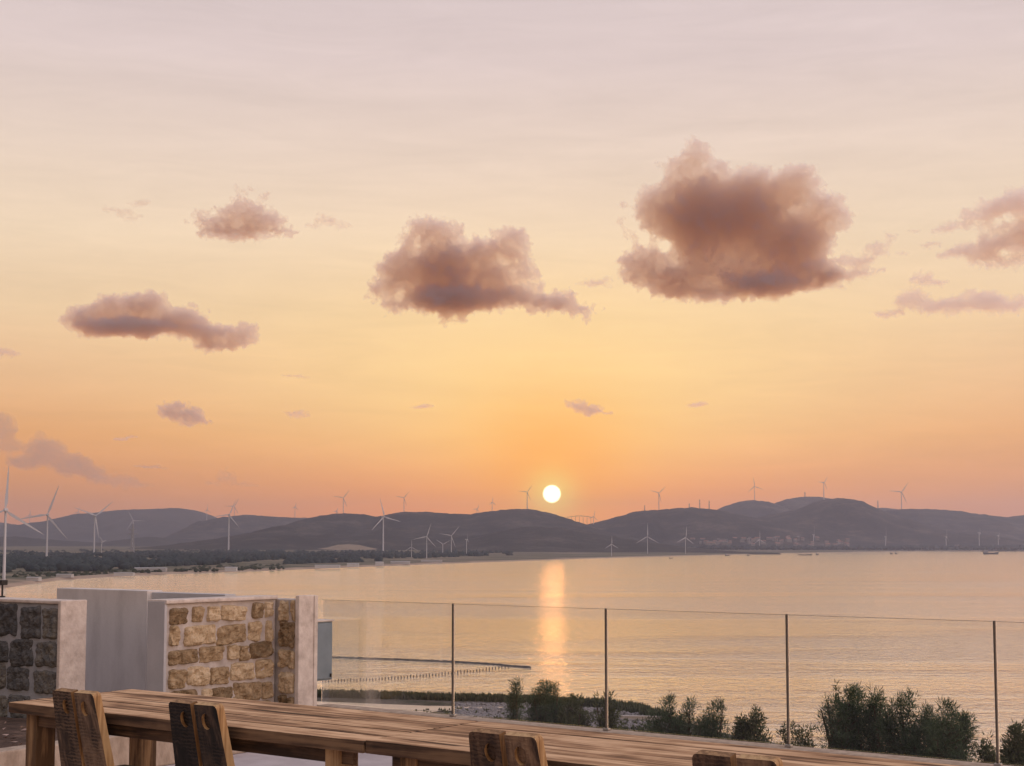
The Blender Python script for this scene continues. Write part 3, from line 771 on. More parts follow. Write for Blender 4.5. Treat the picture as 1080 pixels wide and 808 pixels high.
# ------------------------------------------------------------------ trees below the terrace
def tree(px, ytop, wpx, depth, label, seed, style='pine', taper=.75, dens=1.0, mat=None, vis=None):
    random.seed(seed)
    top = at_depth(px, ytop, depth); gz = ground_z(top.x, top.y); H = top.z - gz + .0; m = depth / F
    rad = wpx * m / 2
    root = empty('pine_tree' if style == 'pine' else 'bush', (top.x, top.y, gz)); tag(root, label, 'tree' if style == 'pine' else 'bush', 'trees growing below the terrace')
    tr = MB(); r0 = .035 * H + .03
    lean = Vector((random.uniform(-.05, .05), random.uniform(-.05, .05), 0)) * H
    pts = [Vector((0, 0, -.3))] + [lean * (i / 5) ** 2 + Vector((random.uniform(-.03, .03), random.uniform(-.03, .03), H * .97 * i / 5)) for i in range(1, 6)]
    pts[-1].x = pts[-1].y = 0
    for i in range(5): tr.tube(pts[i], pts[i + 1], r0 * (1 - i / 5.2), r0 * (1 - (i + 1) / 5.2), 7)
    LV = []; TT = []
    def leafclump(c, r, n, up):
        tt = random.random()
        for _ in range(n):
            dv = Vector((random.gauss(0, 1), random.gauss(0, 1), random.gauss(.25, .8) + up)).normalized()
            q = c + dv * r * random.random() ** .6
            l = random.uniform(.045, .11) * (1.0 if style == 'pine' else .85); w = l * (.16 if style == 'pine' else .34)
            ax = (dv + Vector((random.gauss(0, .4), random.gauss(0, .4), random.gauss(.35, .4)))).normalized()
            sd = ax.orthogonal().normalized(); sd.rotate(Matrix.Rotation(random.uniform(0, 6.28), 3, ax))
            LV.extend((q - sd * w * .5, q + sd * w * .5, q + sd * w * .35 + ax * l * .7, q + ax * l)); TT.append(min(1, max(0, tt * .6 + random.random() * .4)))
    # branches whorl by whorl; radius follows the crown outline with gaps
    z0 = max(.12, 1 - 90 * m / H)                 # lowest branch, as a share of the height
    reach = 62 * m                                 # crown is full this far under the tip
    nb = int(120 * dens)
    nl = 4 if wpx > 50 else (3 if wpx > 34 else 2)
    leads = [(Vector((0, 0, 0)), 0)] + [(Vector((random.choice((-1, 1)) * random.uniform(.3, .62) * rad, random.uniform(-.4, .4) * rad, 0)), random.uniform(8, 26) * m) for _ in range(nl - 1)]
    for lv, dz in leads[1:]:
        tr.tube(Vector((0, 0, H * z0)), lv + Vector((0, 0, H - dz)), r0 * .4, .006, 5)
        for s in range(5): leafclump(lv + Vector((random.gauss(0, .02), random.gauss(0, .02), H - dz - .1 * s)), .07, 14, .6)
    for i in range(nb):
        f = 1 - (i / nb) ** 1.15 * (1 - z0)          # 1 = tip
        prof = min(1.0, (1 - f) * H / reach) ** (taper + (.38 if style == 'pine' else .15))
        prof = max(prof, .05)
        if i % nl: f = f - leads[i % nl][1] / H; prof = prof * .8
        if f < z0: continue
        a = i * 2.399 + random.uniform(-.5, .5); ln = rad * prof * random.choice([random.uniform(.45, .9), random.uniform(.7, 1.12)])
        base = lean * f * f + Vector((0, 0, H * f * .985)); up = random.uniform(.35, .9) if style == 'pine' else random.uniform(.5, 1.3)
        base += leads[i % nl][0] * min(1, (f - z0) / max(1e-3, 1 - z0) * 1.6); base.z -= ln * up * .6
        tip = base + Vector((math.cos(a), math.sin(a), up)).normalized() * ln * math.hypot(1, up * .8)
        if tip.z > H: tip.z = H - random.uniform(0, .06)
        mid = base.lerp(tip, .5) + Vector((0, 0, -.06 * ln))
        if ln > .08:
            tr.tube(base, mid, .012 + ln * .014, .009 + ln * .009, 4, cap=False); tr.tube(mid, tip, .009 + ln * .009, .004, 4, cap=False)
        ns = max(2, int(ln / .085))
        for s in range(ns):
            u = (s + .8) / ns
            c = (base.lerp(mid, u * 2) if u < .5 else mid.lerp(tip, u * 2 - 1)) + Vector((random.gauss(0, .06), random.gauss(0, .06), random.gauss(.02, .06)))
            leafclump(c, .12 + .06 * (1 - u), int(30 * (.7 + .6 * random.random())), .3)
    leafclump(Vector((0, 0, H - .12)), .08, 26, .9)
    for s in range(4): leafclump(Vector((random.gauss(0, .02), random.gauss(0, .02), H - .12 * s)), .07, 14, .6)
    for s in range(int(26 * dens)):
        f = random.uniform(z0, 1 - .25 * (1 - z0)); w_ = rad * .45 * min(1, (1 - f) * H / reach)
        leafclump(Vector((random.gauss(0, w_), random.gauss(0, w_), H * f)), .2, 34, .2)
    tr.build('trunk', M['bark'], root)
    v = np.array([tuple(x) for x in LV]); fc = np.arange(len(LV)).reshape(-1, 4)
    np_mesh('crown', v, fc, mat or M['pine' if style == 'pine' else 'bush'], root, tint_v=TT)
    return root
tree(545, 719, 15, 36, 'slimmest young pine, a thin dark spire rising over the table', 11, 'pine', .55, .8)
tree(575, 721, 38, 34, 'bushy pine with a rounded top next to the thin spire', 12, 'pine', .45, 1.3)
tree(588, 724, 30, 33.5, 'pine with a pointed tip behind the bushy round one', 13, 'pine', .6, 1.0)
tree(613, 737, 36, 33, 'low olive bush between the bushy pine and a glass joint', 14, 'bush', .35, 1.1)
tree(629, 735, 26, 33, 'low ragged bush directly at the second glass joint', 15, 'bush', .5, .8)
tree(708, 737, 54, 31, 'broad dark bush with three points, left half of the middle clump', 16, 'pine', .45, 1.3)
tree(727, 741, 51, 31, 'broad dark bush, right half of the middle clump', 17, 'pine', .5, 1.2)
tree(762, 743, 36, 30.5, 'small pine with a double tip between two broad bushes', 18, 'pine', .55, 1.1)
tree(795, 754, 46, 30, 'low spreading bush, fullest one before the third glass joint', 19, 'bush', .5, 1.3)
tree(828, 768, 36, 30, 'sparse sprig of bush at the foot of the third glass joint', 20, 'bush', .5, .5)
tree(853, 772, 24, 29.5, 'smallest sparse bush between the third joint and the tall pine', 21, 'bush', .5, .5)
tree(883, 723, 56, 28, 'tallest dark pine of the big clump', 22, 'pine', .55, 1.2)
tree(899, 731, 46, 28, 'pine with a feathery tip leaning against the tallest one', 23, 'pine', .5, 1.0)
tree(917, 748, 44, 27.6, 'open thin crowned pine with sky gaps in the big clump', 24, 'pine', .5, .7)
tree(929, 733, 28, 27.5, 'narrow forked pine tip in the middle of the big clump', 25, 'pine', .6, .7)
tree(949, 735, 56, 27, 'dense round topped pine in the middle of the big clump', 26, 'pine', .38, 1.5)
tree(978, 750, 67, 26.5, 'dense low pine with an even top in the big clump', 27, 'pine', .35, 1.5)
tree(1004, 744, 69, 26, 'last pine of the big clump, sloping down to its outer side', 28, 'pine', .5, 1.4)
tree(1038, 786, 22, 26, 'tiny bush at the foot of the fourth glass joint', 29, 'bush', .5, .6)
tree(1071, 768, 44, 25, 'leafy bush cut by the frame edge beyond the last glass joint', 30, 'bush', .45, 1.2)

# ------------------------------------------------------------------ terrace
random.seed(3)
mb = MB(); mb.box(-16, 12, -8, 9.3, -.35, 0); o = mb.build('terrace_floor', M['deck']); o.matrix_world = Matrix.Translation((0, 0, DECK)) @ ROT; tag(o, kind='structure')
mb = MB(); mb.box(-16, 12, -8, 9.25, -3.2, -.352); o = mb.build('foundation_floor', M['kerb']); o.matrix_world = Matrix.Translation((0, 0, DECK)) @ ROT; tag(o, kind='structure')
WT = Matrix.Translation((0, 0, DECK)) @ ROT
def terr(name, mb, mats, parent=None, smooth=False):
    o = mb.build(name, mats, parent, smooth)
    if parent is None: o.matrix_world = WT
    return o
# planter: kerb and soil
root = empty('planter', (0, 0, 0)); root.matrix_world = WT; tag(root, 'low concrete planter edge holding brown soil before the stone walls', 'planter')
mb = MB(); mb.box(-8.0, -7.85, -3, 7.71, .001, .25, bev=.012); terr('kerb', mb, M['kerb'], root)
mb = MB(); mb.box(-8.66, -8.003, 7.56, 7.70, .001, .248, bev=.012); terr('kerb', mb, M['kerb'], root)
gx2 = np.arange(-15.5, -8.0, .14); gy2 = np.arange(-3, 6.86, .14)
vs = [(x, y, .19 + .03 * fbm(x * 1.3, y * 1.3, 0, 5)) for x in gx2 for y in gy2]; ny = len(gy2)
fs = [(i * ny + j, (i + 1) * ny + j, (i + 1) * ny + j + 1, i * ny + j + 1) for i in range(len(gx2) - 1) for j in range(ny - 1)]
np_mesh('soil', vs, fs, M['soil'], root, smooth=True)
mb = MB(); mb.add([(-8.66, 6.5, .19), (-8.0, 6.5, .19), (-8.0, 7.58, .2), (-8.66, 7.58, .2)], [(0, 1, 2, 3)]); terr('soil', mb, M['soil'], root)
V = []; Tn = []
for _ in range(420):
    x, y = random.uniform(-12, -8.1), random.uniform(3, 6.7); z = .2 + .03 * fbm(x * 1.3, y * 1.3, 0, 5); r = random.uniform(.012, .04); a = random.uniform(0, 6.28)
    V += [(x + math.cos(a + k * 1.57) * r * (1 if k % 2 else .6), y + math.sin(a + k * 1.57) * r * (1 if k % 2 else .6), z + random.uniform(0, .02)) for k in range(4)]; Tn.append(random.random())
M['litter'] = leaf_mat('dry_leaves', (.10, .06, .04), (.24, .15, .11), (.45, .33, .28), .1)
o = np_mesh('leaf_litter', V, np.arange(len(V)).reshape(-1, 4), M['litter'], tint_v=Tn); o.matrix_world = WT; tag(o, kind='stuff')

# stone walls
def stones(mb, u0, u1, v0, v1, place, rh=(.14, .225), sw=(.09, .34), gap=(-.006, .010), out=.03, m=0):
    v = v1 - .012
    while v > v0 + .05:
        h = random.uniform(*rh); h = min(h, v - v0); sk = random.uniform(-.03, .03)
        u = u0 + .004
        while u < u1 - .03:
            w = random.uniform(*sw)
            if u + w > u1 - .06: w = u1 - .004 - u
            hh = h * random.uniform(.84, 1.04); vo = random.uniform(-.012, .012); t = random.random()
            nx, nz = max(6, int(w / .011)), max(6, int(hh / .011)); sd = random.uniform(0, 99); rot = random.uniform(-.06, .06); pw = random.uniform(6, 16); vs = []
            cx, cz = u + w / 2, v - h / 2 + vo
            for i in range(nx + 1):
                for j in range(nz + 1):
                    a, b = 2 * i / nx - 1, 2 * j / nz - 1
                    k = (abs(a) ** pw + abs(b) ** pw) ** (1 / pw)
                    mx = max(abs(a), abs(b), 1e-6); s = min(1.0, mx / max(k, 1e-6)) if k > 0 else 1
                    wob = 1 + .10 * noise.noise(Vector((a * 1.5 + sd, b * 1.5, sd))) + .05 * noise.noise(Vector((a * 5 + sd, b * 5, sd)))
                    px, pz = a * s * w / 2 * wob, b * s * hh / 2 * wob
                    edge = max(0, 1 - mx ** 13)
                    dep = -.012 + edge * (out * .8 + .012) + edge * out * .9 * (noise.fractal(Vector((px * 14 + sd, pz * 14, sd)), 1, 2, 4) + .3 * noise.noise(Vector((px * 60 + sd, pz * 60, sd))))
                    vs.append(place(min(max(cx + px - pz * rot, u0), u1), cz + pz + px * rot, dep))
            n = nz + 1
            mb.add(vs, [(i * n + j, (i + 1) * n + j, (i + 1) * n + j + 1, i * n + j + 1) for i in range(nx) for j in range(nz)], t, m)
            u += w + (random.uniform(*gap) if random.random() < .62 else random.uniform(.022, .05))
        v -= h + random.uniform(*gap) * .7
HW = 1.55 - .447      # wall height over the deck
random.seed(31)
# wall with the lit corner
root = empty('stone_wall', (0, 0, 0)); root.matrix_world = WT; tag(root, 'pale sandstone wall with a short wing and plastered end, behind the long table', 'wall')
mb = MB(); mb.box(-8.88, -8.70, 7.41, 8.585, 0, HW - .03, bev=.006); mb.box(-8.88, -8.44, 8.60, 8.78, 0, HW - .03, bev=.008); terr('mortar_core', mb, M['mortar'], root)
mb = MB(); stones(mb, 7.43, 8.56, .12, HW - .04, lambda u, v, d: (-8.70 + d, u, v)); terr('stonework', mb, M['stone'], root)
mb = MB(); stones(mb, -8.67, -8.475, .12, HW - .02, lambda u, v, d: (u, 8.60 - d, v), sw=(.10, .2), gap=(-.004, .008), out=.03); terr('stonework', mb, M['stone'], root)
mb = MB(); mb.box(-8.90, -8.675, 7.39, 8.59, HW - .03, HW, bev=.008); terr('coping', mb, M['cap'], root)
mb = MB(); mb.box(-8.47, -8.425, 8.585, 8.79, -.0, HW + .005, bev=.008); mb.box(-8.44, -8.415, 8.76, 8.80, 0, HW + .0, bev=.004); terr('plaster_end', mb, M['cap'], root)
mb = MB(); mb.box(-8.89, -8.69, 7.385, 7.412, 0, HW - .012, bev=.004); terr('plaster_end', mb, M['grey_render2'], root)  # shade on this end is put into a darker render
# shaded wall
root = empty('stone_wall', (0, 0, 0)); root.matrix_world = WT; tag(root, 'dark shaded stone wall with a pale plastered end, standing in the soil bed', 'wall')
mb = MB(); mb.box(-15, -9.30, 6.885, 7.09, 0, HW - .03, bev=.008); terr('mortar_core', mb, M['mortar_shaded'], root)
mb = MB(); stones(mb, -11.4, -9.32, .15, HW - .03, lambda u, v, d: (u, 6.885 - d, v), rh=(.19, .27), sw=(.18, .34), gap=(-.004, .02), out=.022); terr('stonework', mb, M['stone_shaded'], root)
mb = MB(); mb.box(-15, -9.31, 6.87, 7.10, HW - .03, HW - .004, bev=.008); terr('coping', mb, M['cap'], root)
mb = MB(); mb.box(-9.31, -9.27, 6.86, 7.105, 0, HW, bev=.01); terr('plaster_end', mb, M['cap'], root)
# grey rendered wall behind
root = empty('rendered_wall', (0, 0, 0)); root.matrix_world = WT; tag(root, 'smooth grey rendered wall seen in the gap between two stone walls', 'wall')
mb = MB(); mb.box(-11.08, -9.82, 8.15, 8.32, 0, 1.55 - .418, bev=.006); terr('panel', mb, M['grey_render'], root)
mb = MB(); mb.box(-9.818, -8.90, 8.20, 8.32, 0, 1.55 - .432, bev=.004); terr('lower_panel', mb, M['grey_render2'], root)
# utility box
root = empty('utility_box', (0, 0, 0)); root.matrix_world = WT; tag(root, 'blue grey metal box fixed behind the plastered wall end', 'box')
mb = MB(); mb.box(-8.80, -8.50, 8.80, 9.07, .375, .872, bev=.006); terr('body', mb, M['cabinet'], root)
mb = MB(); mb.box(-8.498, -8.49, 8.815, 9.055, .39, .86, bev=.002); terr('door', mb, M['cabinet'], root)
mb = MB(); mb.box(-8.81, -8.485, 8.79, 9.08, .873, .888, bev=.004); terr('lid', mb, M['cap'], root)
mb = MB(); mb.box(-8.49, -8.478, 9.03, 9.045, .40, .43); terr('latch', mb, M['black'], root)
# small spotlight on the dark wall
p = at_depth(2.3, 628, 11.75); root = empty('spotlight', (p.x, p.y, DECK + HW - .004), -TH); tag(root, 'small black spotlight on a thin stem atop the dark stone wall', 'light')
hgt = at_depth(2.3, 616.5, 11.75).z - (DECK + HW)
mb = MB(); mb.tube((0, 0, 0), (0, 0, hgt), .008, .008, 8); mb.tube((0, 0, 0), (0, 0, .012), .025, .025, 10); mb.build('stem', M['black'], root)
mb = MB(); mb.box(-.045, .03, -.03, .03, hgt, hgt + .042, bev=.006); mb.build('lamp_head', M['black'], root)

# glass railing
root = empty('glass_railing', (0, 0, 0)); root.matrix_world = WT; tag(root, 'frameless glass railing with slim dark joints along the terrace edge', 'railing')
JO = [-8.66, -7.2, -5.74, -4.27, -2.85, -1.38, .08, 1.54, 3.0, 4.46]
for a0, a1 in zip(JO[:-1], JO[1:]):
    mb = MB(); mb.box(a0 + .012, a1 - .012, 9.095, 9.105, .17, 1.05); g = terr('glass_panel', mb, M['glass'], root)
    mb = MB(); mb.box(a0 + .012, a1 - .012, 9.0955, 9.1045, 1.0505, 1.0530); terr('top_edge', mb, M['glass_edge'], g)
for a in JO[1:-1]:
    mb = MB(); mb.box(a - .0065, a + .0065, 9.088, 9.112, .155, 1.056, bev=.003); pp = terr('post', mb, M['post'], root)
    mb = MB(); mb.box(a - .022, a + .024, 9.08, 9.12, .151, .170, bev=.004); terr('clamp', mb, M['bracket'], pp)
mb = MB(); mb.box(-8.66, 8, 9.02, 9.20, 0.001, .15, bev=.01); terr('base_kerb', mb, M['kerb'], root)

# tables
def table(a0, b0, length, label, first):
    root = empty('wooden_table', (0, 0, 0)); root.matrix_world = Matrix.Translation(T(a0, b0)) @ ROT; tag(root, label, 'table', 'two rustic plank tables set end to end')
    mb = MB(); W = .78; nb = 5; bw = W / nb; zt = .75
    for i in range(nb):
        t = [.62, .4, .7, .35, .55][i] if first else [.55, .66, .38, .6, .45][i]
        e0 = random.uniform(0, .006); e1 = random.uniform(0, .008)
        mb.box(e0, length - e1, i * bw + .0028, (i + 1) * bw - .0028, zt - .052, zt + random.uniform(-.0015, .0015), t, bev=.004)
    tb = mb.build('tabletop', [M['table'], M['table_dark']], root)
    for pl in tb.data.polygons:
        if abs(pl.normal.z) < .5: pl.material_index = 1  # upright faces take the darker wood as painted-in shade
    for i, bb in enumerate((.006, W - .031)):
        b = MB(); b.box(.10, length - .10, bb + .05 if i == 0 else bb - .05, bb + .075 if i == 0 else bb - .025, zt - .115, zt - .0535, .4, bev=.004); b.build('apron', M['table_dark'], root)
    for i, (x, y) in enumerate([(.09, .045), (.20, .60), (length - .25, .045), (length - .25, .62)] if first else [(.15, .045), (.15, .62), (length - .2, .045), (length - .2, .62)]):
        b = MB(); b.box(x, x + .085, y, y + .115, 0, zt - .054, random.random(), bev=.006); b.build('leg', M['leg'], root)
        if i >= 2:
            c = MB(); x0 = x - .10
            vs = [(x0, y + .02, zt - .054), (x, y + .02, zt - .054), (x, y + .02, zt - .115), (x0 + .03, y + .02, zt - .115), (x0, y + .02, zt - .085)]
            vs += [(q[0], q[1] + .07, q[2]) for q in vs]
            c.add(vs, [(0, 4, 3, 2, 1), (5, 6, 7, 8, 9), (0, 1, 6, 5), (1, 2, 7, 6), (2, 3, 8, 7), (3, 4, 9, 8), (4, 0, 5, 9)], .4); c.build('bracket', M['table_dark'], root)
    return root
table(-6.30, 4.36, 2.385, 'long plank table reaching to the stone walls, two chairs at it', True)
table(-3.913, 4.368, 2.36, 'second plank table set on the end of the longer one, near the glass', False)

# chairs
def chair(a, b, wood_mat, label, w=.31, hole=1.0, edge=None, rz=0.0):
    root = empty('wooden_chair', (0, 0, 0)); root.matrix_world = Matrix.Translation(T(a, b)) @ ROT @ Matrix.Rotation(rz, 4, 'Z'); tag(root, label, 'chair', 'rustic plank chairs along the tables')
    tilt = R(12); hb = .50; z0 = .36
    up = Vector((0, -math.sin(tilt), math.cos(tilt))); nn = Vector((0, math.cos(tilt), math.sin(tilt))); base = Vector((0, 0, z0))
    topz = hb
    org = Vector((0, math.sin(tilt) * hb, z0))         # local y=0 at the top of the back
    def P(u, v, d): return org + Vector((u, 0, 0)) + up * v + nn * d
    th = .042
    for s in (-1, 1):
        i0, i1 = .0115, w / 2; ob = w / 2 + .028       # wider towards the seat
        r = .022
        out = [(i0, 0), (ob, 0), (i1, hb - r)] + [(i1 - r + r * math.cos(q), hb - r + r * math.sin(q)) for q in np.linspace(.2, 1.571, 5)] + [(i0, hb - .002)]
        hx = .075 if s > 0 else .062; hz = hb - .075
        hole_ = [(hx + .027 * math.cos(q), hz + .036 * math.sin(q)) for q in np.linspace(0, 2 * math.pi, 19)[:-1]]
        polys = geometry.tessellate_polygon([[Vector((x, y, 0)) for x, y in out], [Vector((x, y, 0)) for x, y in hole_]])
        al = out + hole_; n = len(al); no = len(out); nh = len(hole_)
        mb = MB()
        vs = [P(s * x, y, 0) for x, y in al] + [P(s * x, y, th) for x, y in al] + [P(s * x, y, .016) for x, y in hole_]
        f = []; mi = []
        for tri in polys:
            f.append(tuple(tri)); mi.append(0); f.append(tuple(i + n for i in tri[::-1])); mi.append(0)
        for i in range(no):
            j = (i + 1) % no; f.append((i, j, j + n, i + n)); mi.append(1)
        for i in range(nh):
            j = (i + 1) % nh; f.append((no + i, 2 * n + i, 2 * n + j, no + j)); mi.append(1)
            f.append((no + i + n, 2 * n + i, 2 * n + j, no + j + n)); mi.append(0)
        f.append(tuple(range(2 * n, 2 * n + nh))); mi.append(0)
        mb.add(vs, f, .35 if s < 0 else .6); mb.m = mi
        bd = mb.build('backrest_board', [wood_mat, M['edge']], root)
        bm = bmesh.new(); bm.from_mesh(bd.data); bmesh.ops.recalc_face_normals(bm, faces=bm.faces[:]); bm.to_mesh(bd.data); bm.free()
    mb = MB()
    for k in range(2): mb.box(-.19 + k * .191, -.001 + k * .191, .10, .47, .40, .44, .3 + .3 * k, bev=.005)
    mb.build('seat', wood_mat, root)
    for x in (-.18, .125):
        for y in (.12, .40):
            b = MB(); b.box(x, x + .055, y, y + .05, 0, .399, random.random(), bev=.004); b.build('leg', wood_mat, root)
    b = MB(); b.box(-.12, .12, .17, .20, .30, .36, .5, bev=.003); b.build('stretcher', wood_mat, root)
    return root
def on_terrace(px, py, z):
    p = at_plane(px, py, DECK + z); return p.dot(A), p.dot(B)
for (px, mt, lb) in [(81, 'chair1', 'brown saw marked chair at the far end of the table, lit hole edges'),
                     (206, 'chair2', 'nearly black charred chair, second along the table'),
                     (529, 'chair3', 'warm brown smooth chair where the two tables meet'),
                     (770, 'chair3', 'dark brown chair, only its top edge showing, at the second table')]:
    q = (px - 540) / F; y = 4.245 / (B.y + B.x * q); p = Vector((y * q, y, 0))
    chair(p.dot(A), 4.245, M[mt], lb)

# ------------------------------------------------------------------ clouds
def cloud_mat(name, density, aniso, color, absorb):
    m, nt, out = material(name)
    v = nt.add('ShaderNodeVolumeScatter', None, {'Color': (*color, 1), 'Density': density, 'Anisotropy': aniso})
    ab = nt.add('ShaderNodeVolumeAbsorption', None, {'Color': (.42, .40, .38, 1), 'Density': density * absorb})
    sm = nt.add('ShaderNodeAddShader', None, {0: v.outputs[0], 1: ab.outputs[0]})
    nt.l.new(sm.outputs[0], out.inputs['Volume']); return m
def cloud(lobes, D, label, density, seed, disp=1.0, extra=26, aniso=.80, thick=.60, voxel=.9, color=(.62, .82, 1.0), small=(.10, .3), absorb=.010, grow=1.07):
    """lobes: (px, py, rx, ry) in photo pixels at distance D; built as one lumpy mesh in units of photo pixels, scaled to its real size"""
    random.seed(seed)
    m = D / F
    cx = sum(l[0] for l in lobes) / len(lobes); cy = sum(l[1] for l in lobes) / len(lobes)
    bm = bmesh.new()
    al = [((l[0] - cx) * grow, -(l[1] - cy) * grow, l[2] * grow, l[3] * grow, random.uniform(-.16, .16) * l[2]) for l in lobes]
    for _ in range(extra):
        l = random.choice(al); a = random.uniform(0, 6.283); e = random.uniform(-1, 1); c = math.sqrt(1 - e * e)
        r = random.uniform(*small) * (l[2] + l[3]) / 2
        q = 1.0 if _ % 2 else random.uniform(1.0, 1.38); r *= 1.0 if _ % 2 else random.uniform(.25, .6)
        al.append((l[0] + l[2] * c * math.cos(a) * q, l[1] + l[3] * c * math.sin(a) * q, r * random.uniform(1, 1.6), r, l[4] + l[2] * e * thick))
    for x, z, rx, rz, y in al:
        q = bmesh.ops.create_icosphere(bm, subdivisions=3, radius=1)['verts']
        for v in q: v.co = Vector((x + v.co.x * rx, y + v.co.y * rx * thick, z + v.co.z * rz))
    me = bpy.data.meshes.new('cloud'); bm.to_mesh(me); bm.free()
    me.materials.append(cloud_mat('cloud_vapour', 2.0 * density / m, aniso, color, absorb))
    o = link('cloud', me); o.location = at_depth(cx, cy, D); o.scale = (m, m, m); tag(o, label, 'cloud', 'sunset clouds over the bay')
    def rem(vx): r = o.modifiers.new('remesh', 'REMESH'); r.mode = 'VOXEL'; r.voxel_size = vx
    def dis(t, st):
        r = o.modifiers.new('displace', 'DISPLACE'); r.texture = t; r.strength = st; r.mid_level = .30; r.texture_coords = 'LOCAL'
    rem(voxel * 1.2)
    dis(TEXS[0], 22 * disp); dis(TEXS[1], 11 * disp)
    rem(voxel)
    dis(TEXS[2], 7.0 * disp)
    rem(voxel * .8)
    return o
TEXS = []
for nm, sz in (('billow', 16.0), ('puff', 6.0), ('wisp', 2.4)):
    t = bpy.data.textures.new(nm, 'CLOUDS'); t.noise_scale = sz; t.noise_depth = 3; t.noise_basis = 'IMPROVED_PERLIN'; t.noise_type = 'HARD_NOISE'; TEXS.append(t)

cloud([(737, 171, 22, 24), (723, 183, 24, 22), (757, 185, 22, 18), (703, 223, 32, 34), (685, 280, 30, 26), (743, 227, 52, 46), (787, 225, 50, 48), (795, 195, 30, 22), (833, 203, 30, 30), (847, 183, 15, 13), (863, 223, 28, 24), (879, 235, 16, 14), (830, 253, 48, 36), (742, 274, 36, 32), (778, 282, 34, 30), (812, 276, 38, 32), (760, 262, 30, 26), (792, 258, 30, 26), (717, 293, 40, 22), (847, 285, 38, 18), (800, 299, 54, 16), (755, 307, 40, 10), (663, 217, 8, 7), (659, 233, 6, 6), (667, 247, 9, 10), (671, 270, 9, 9), (685, 210, 10, 9), (695, 200, 9, 8)],
      9000, 'largest cloud, a tall mauve cumulus with glowing orange rims high in the sky', .072, 1, 1.15, 230, voxel=.85)
cloud([(900, 274, 26, 8), (925, 262, 16, 10), (885, 290, 30, 8), (938, 250, 10, 6), (950, 268, 10, 4), (915, 285, 22, 5), (870, 300, 24, 6)], 9000, 'ragged orange shreds trailing off the largest cloud', .045, 2, 1.0, 50, voxel=.7)
cloud([(466, 252, 26, 22), (440, 258, 18, 18), (432, 285, 32, 26), (412, 302, 22, 16), (470, 285, 44, 36), (480, 315, 56, 18), (510, 270, 26, 18), (536, 258, 24, 22), (545, 285, 22, 18), (530, 312, 40, 14), (500, 268, 26, 20), (515, 292, 34, 20), (450, 240, 22, 14), (575, 318, 34, 12), (602, 325, 22, 9), (428, 320, 24, 9), (590, 308, 14, 7), (560, 300, 16, 9), (400, 312, 10, 8)],
      9500, 'second largest cloud, mauve with two rounded humps, above the sun to its left', .075, 3, 1.15, 190, voxel=.8)
cloud([(625, 298, 16, 5), (640, 303, 8, 4), (612, 300, 6, 3)], 9500, 'small wisp between the two largest clouds', .05, 4, .8, 14, voxel=.6)
cloud([(232, 235, 28, 12), (255, 222, 26, 14), (272, 232, 32, 13), (250, 244, 44, 8), (292, 244, 24, 7), (215, 228, 14, 10), (256, 204, 10, 8), (276, 210, 9, 8)], 10500, 'feathery flat bottomed mauve cloud high above the stone walls', .07, 5, 1.2, 40, voxel=.7)
cloud([(342, 231, 14, 7), (358, 237, 14, 5), (330, 238, 10, 4)], 10500, 'small ragged wisp trailing the feathery flat bottomed cloud', .045, 6, 1.0, 16, voxel=.6)
cloud([(122, 222, 14, 5), (138, 228, 16, 5), (146, 215, 14, 4)], 10500, 'faintest pinkish wisp high at the upper sky beside the feathery cloud', .028, 7, .9, 14, voxel=.6)
cloud([(100, 338, 28, 18), (122, 326, 26, 18), (155, 324, 28, 18), (185, 338, 34, 16), (140, 346, 60, 12), (215, 350, 34, 12), (245, 354, 24, 14), (258, 346, 14, 9), (225, 364, 26, 8)], 11500, 'long grey mauve cloud with a flat base and a drooping tail', .08, 8, 1.0, 36, voxel=.8)
cloud([(185, 434, 18, 12), (200, 440, 18, 10), (213, 445, 12, 6), (175, 430, 10, 7)], 14000, 'small dark compact cloud above the forest turbines', .08, 9, .8, 20, voxel=.6, absorb=.12)
cloud([(610, 428, 13, 8), (625, 433, 14, 6), (638, 436, 9, 3), (601, 423, 6, 3)], 14000, 'small dark orange edged cloud straight above the sun', .08, 10, .8, 18, voxel=.6, absorb=.12)
cloud([(312, 436, 11, 5), (322, 438, 8, 5), (303, 434, 8, 3)], 14500, 'tiny blurred cloud right of the small dark compact cloud', .05, 11, .6, 10, voxel=.5)
cloud([(128, 463, 10, 2.2), (138, 461, 8, 1.8)], 14500, 'tiny flat streak cloud low over the hazy mountain', .07, 12, .4, 6, voxel=.45)
cloud([(446, 429, 12, 2.2), (438, 430, 7, 1.6)], 14500, 'tiny dark dash of cloud above the sun to its left', .07, 13, .4, 6, voxel=.45)
cloud([(735, 427, 12, 3), (728, 428, 6, 2)], 14500, 'tiny reddish dash of cloud above the sun to its right', .06, 14, .4, 6, voxel=.45)
cloud([(6, 372, 16, 5), (-12, 370, 18, 6)], 12500, 'little cloud cut by the frame edge beside the long grey cloud', .05, 15, .7, 8, voxel=.6)
cloud([(1062, 218, 30, 11), (1085, 212, 34, 14), (1036, 228, 26, 8), (1012, 238, 20, 5), (1088, 238, 34, 10), (1064, 252, 36, 8), (1034, 262, 34, 7), (1090, 258, 34, 10), (1010, 268, 22, 5), (1052, 274, 34, 6), (996, 244, 14, 3), (1040, 240, 18, 4), (1120, 235, 40, 28), (985, 258, 12, 3), (968, 244, 7, 3)], 9800, 'streaky salmon cloud bank cut by the frame edge', .040, 16, 1.1, 130, voxel=.7, thick=.9, small=(.12, .4))
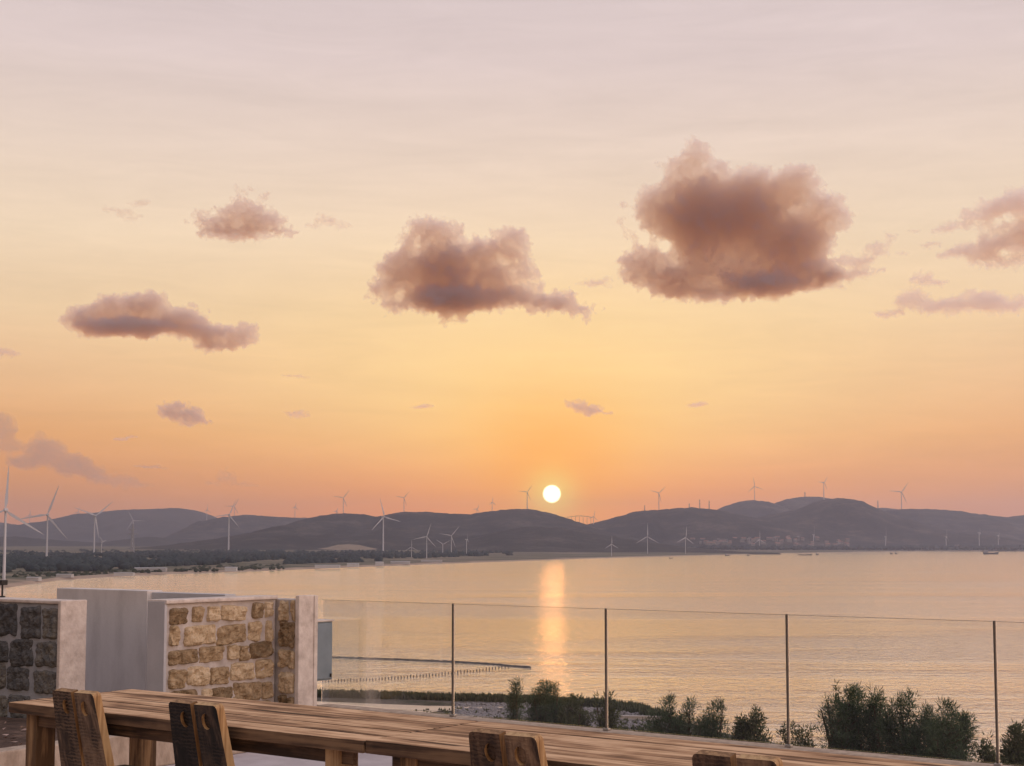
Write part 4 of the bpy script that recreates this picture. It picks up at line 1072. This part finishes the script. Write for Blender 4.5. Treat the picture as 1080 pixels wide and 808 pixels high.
cloud([(965, 316, 18, 12), (988, 322, 20, 9), (1010, 320, 20, 11), (1036, 318, 24, 13), (1060, 322, 20, 9), (985, 300, 16, 5),  (975, 296, 14, 5), (945, 330, 16, 4), (1068, 315, 10, 8)], 10400, 'broken row of salmon puffs under the streaky cloud bank', .042, 17, 1.1, 90, grow=1.12, voxel=.8, thick=1.0)
cloud([(50, 478, 24, 17), (75, 490, 24, 14), (95, 498, 18, 10), (30, 488, 22, 10)], 15000, 'dim dusky cloud low above the hazy mountain', .013, 18, .8, 14, voxel=.9, thick=1.0, absorb=.45)
cloud([(0, 452, 18, 20), (12, 470, 16, 10), (-14, 465, 20, 20)], 15000, 'dim dusky cloud at the frame edge above the tallest turbine', .013, 19, .8, 12, voxel=.9, thick=1.0, absorb=.45)
cloud([(238, 503, 14, 8), (258, 511, 16, 4), (226, 510, 10, 4)], 15000, 'dim dusky puff low over the second hill', .012, 20, .8, 12, voxel=.8, absorb=.4)
cloud([(156, 492, 14, 2.6), (170, 494, 9, 2)], 15000, 'thin dusky streak low between the dusky clouds', .03, 21, .5, 8, voxel=.5, absorb=.3)
cloud([(118, 506, 30, 8), (142, 512, 22, 5)], 15000, 'flat dusky cloud lying lowest above the hazy mountain', .009, 22, .8, 12, voxel=.8, absorb=.4)
cloud([(308, 396, 12, 2.2), (320, 398, 8, 1.6)], 13000, 'tiny pale streak beneath the long grey cloud to its right', .05, 23, .4, 6, voxel=.45)

# ------------------------------------------------------------------ haze
mb = MB(); mb.box(-14800, 14800, -300, 14000, -4.5, 420)
m, nt, out = material('haze_air')
v = nt.add('ShaderNodeVolumePrincipled', None, {'Color': (.68, .72, .94, 1), 'Density': 5.8e-5, 'Anisotropy': .62})
nt.l.new(v.outputs[0], out.inputs['Volume'])
o = mb.build('haze', m); tag(o, kind='stuff')

# ------------------------------------------------------------------ render settings
S.view_settings.view_transform = 'Standard'; S.view_settings.look = 'None'; S.view_settings.exposure = 0; S.view_settings.gamma = 1
S.cycles.use_denoising = True
S.cycles.max_bounces = 8; S.cycles.volume_bounces = 3; S.cycles.transparent_max_bounces = 12
S.cycles.sample_clamp_indirect = 6
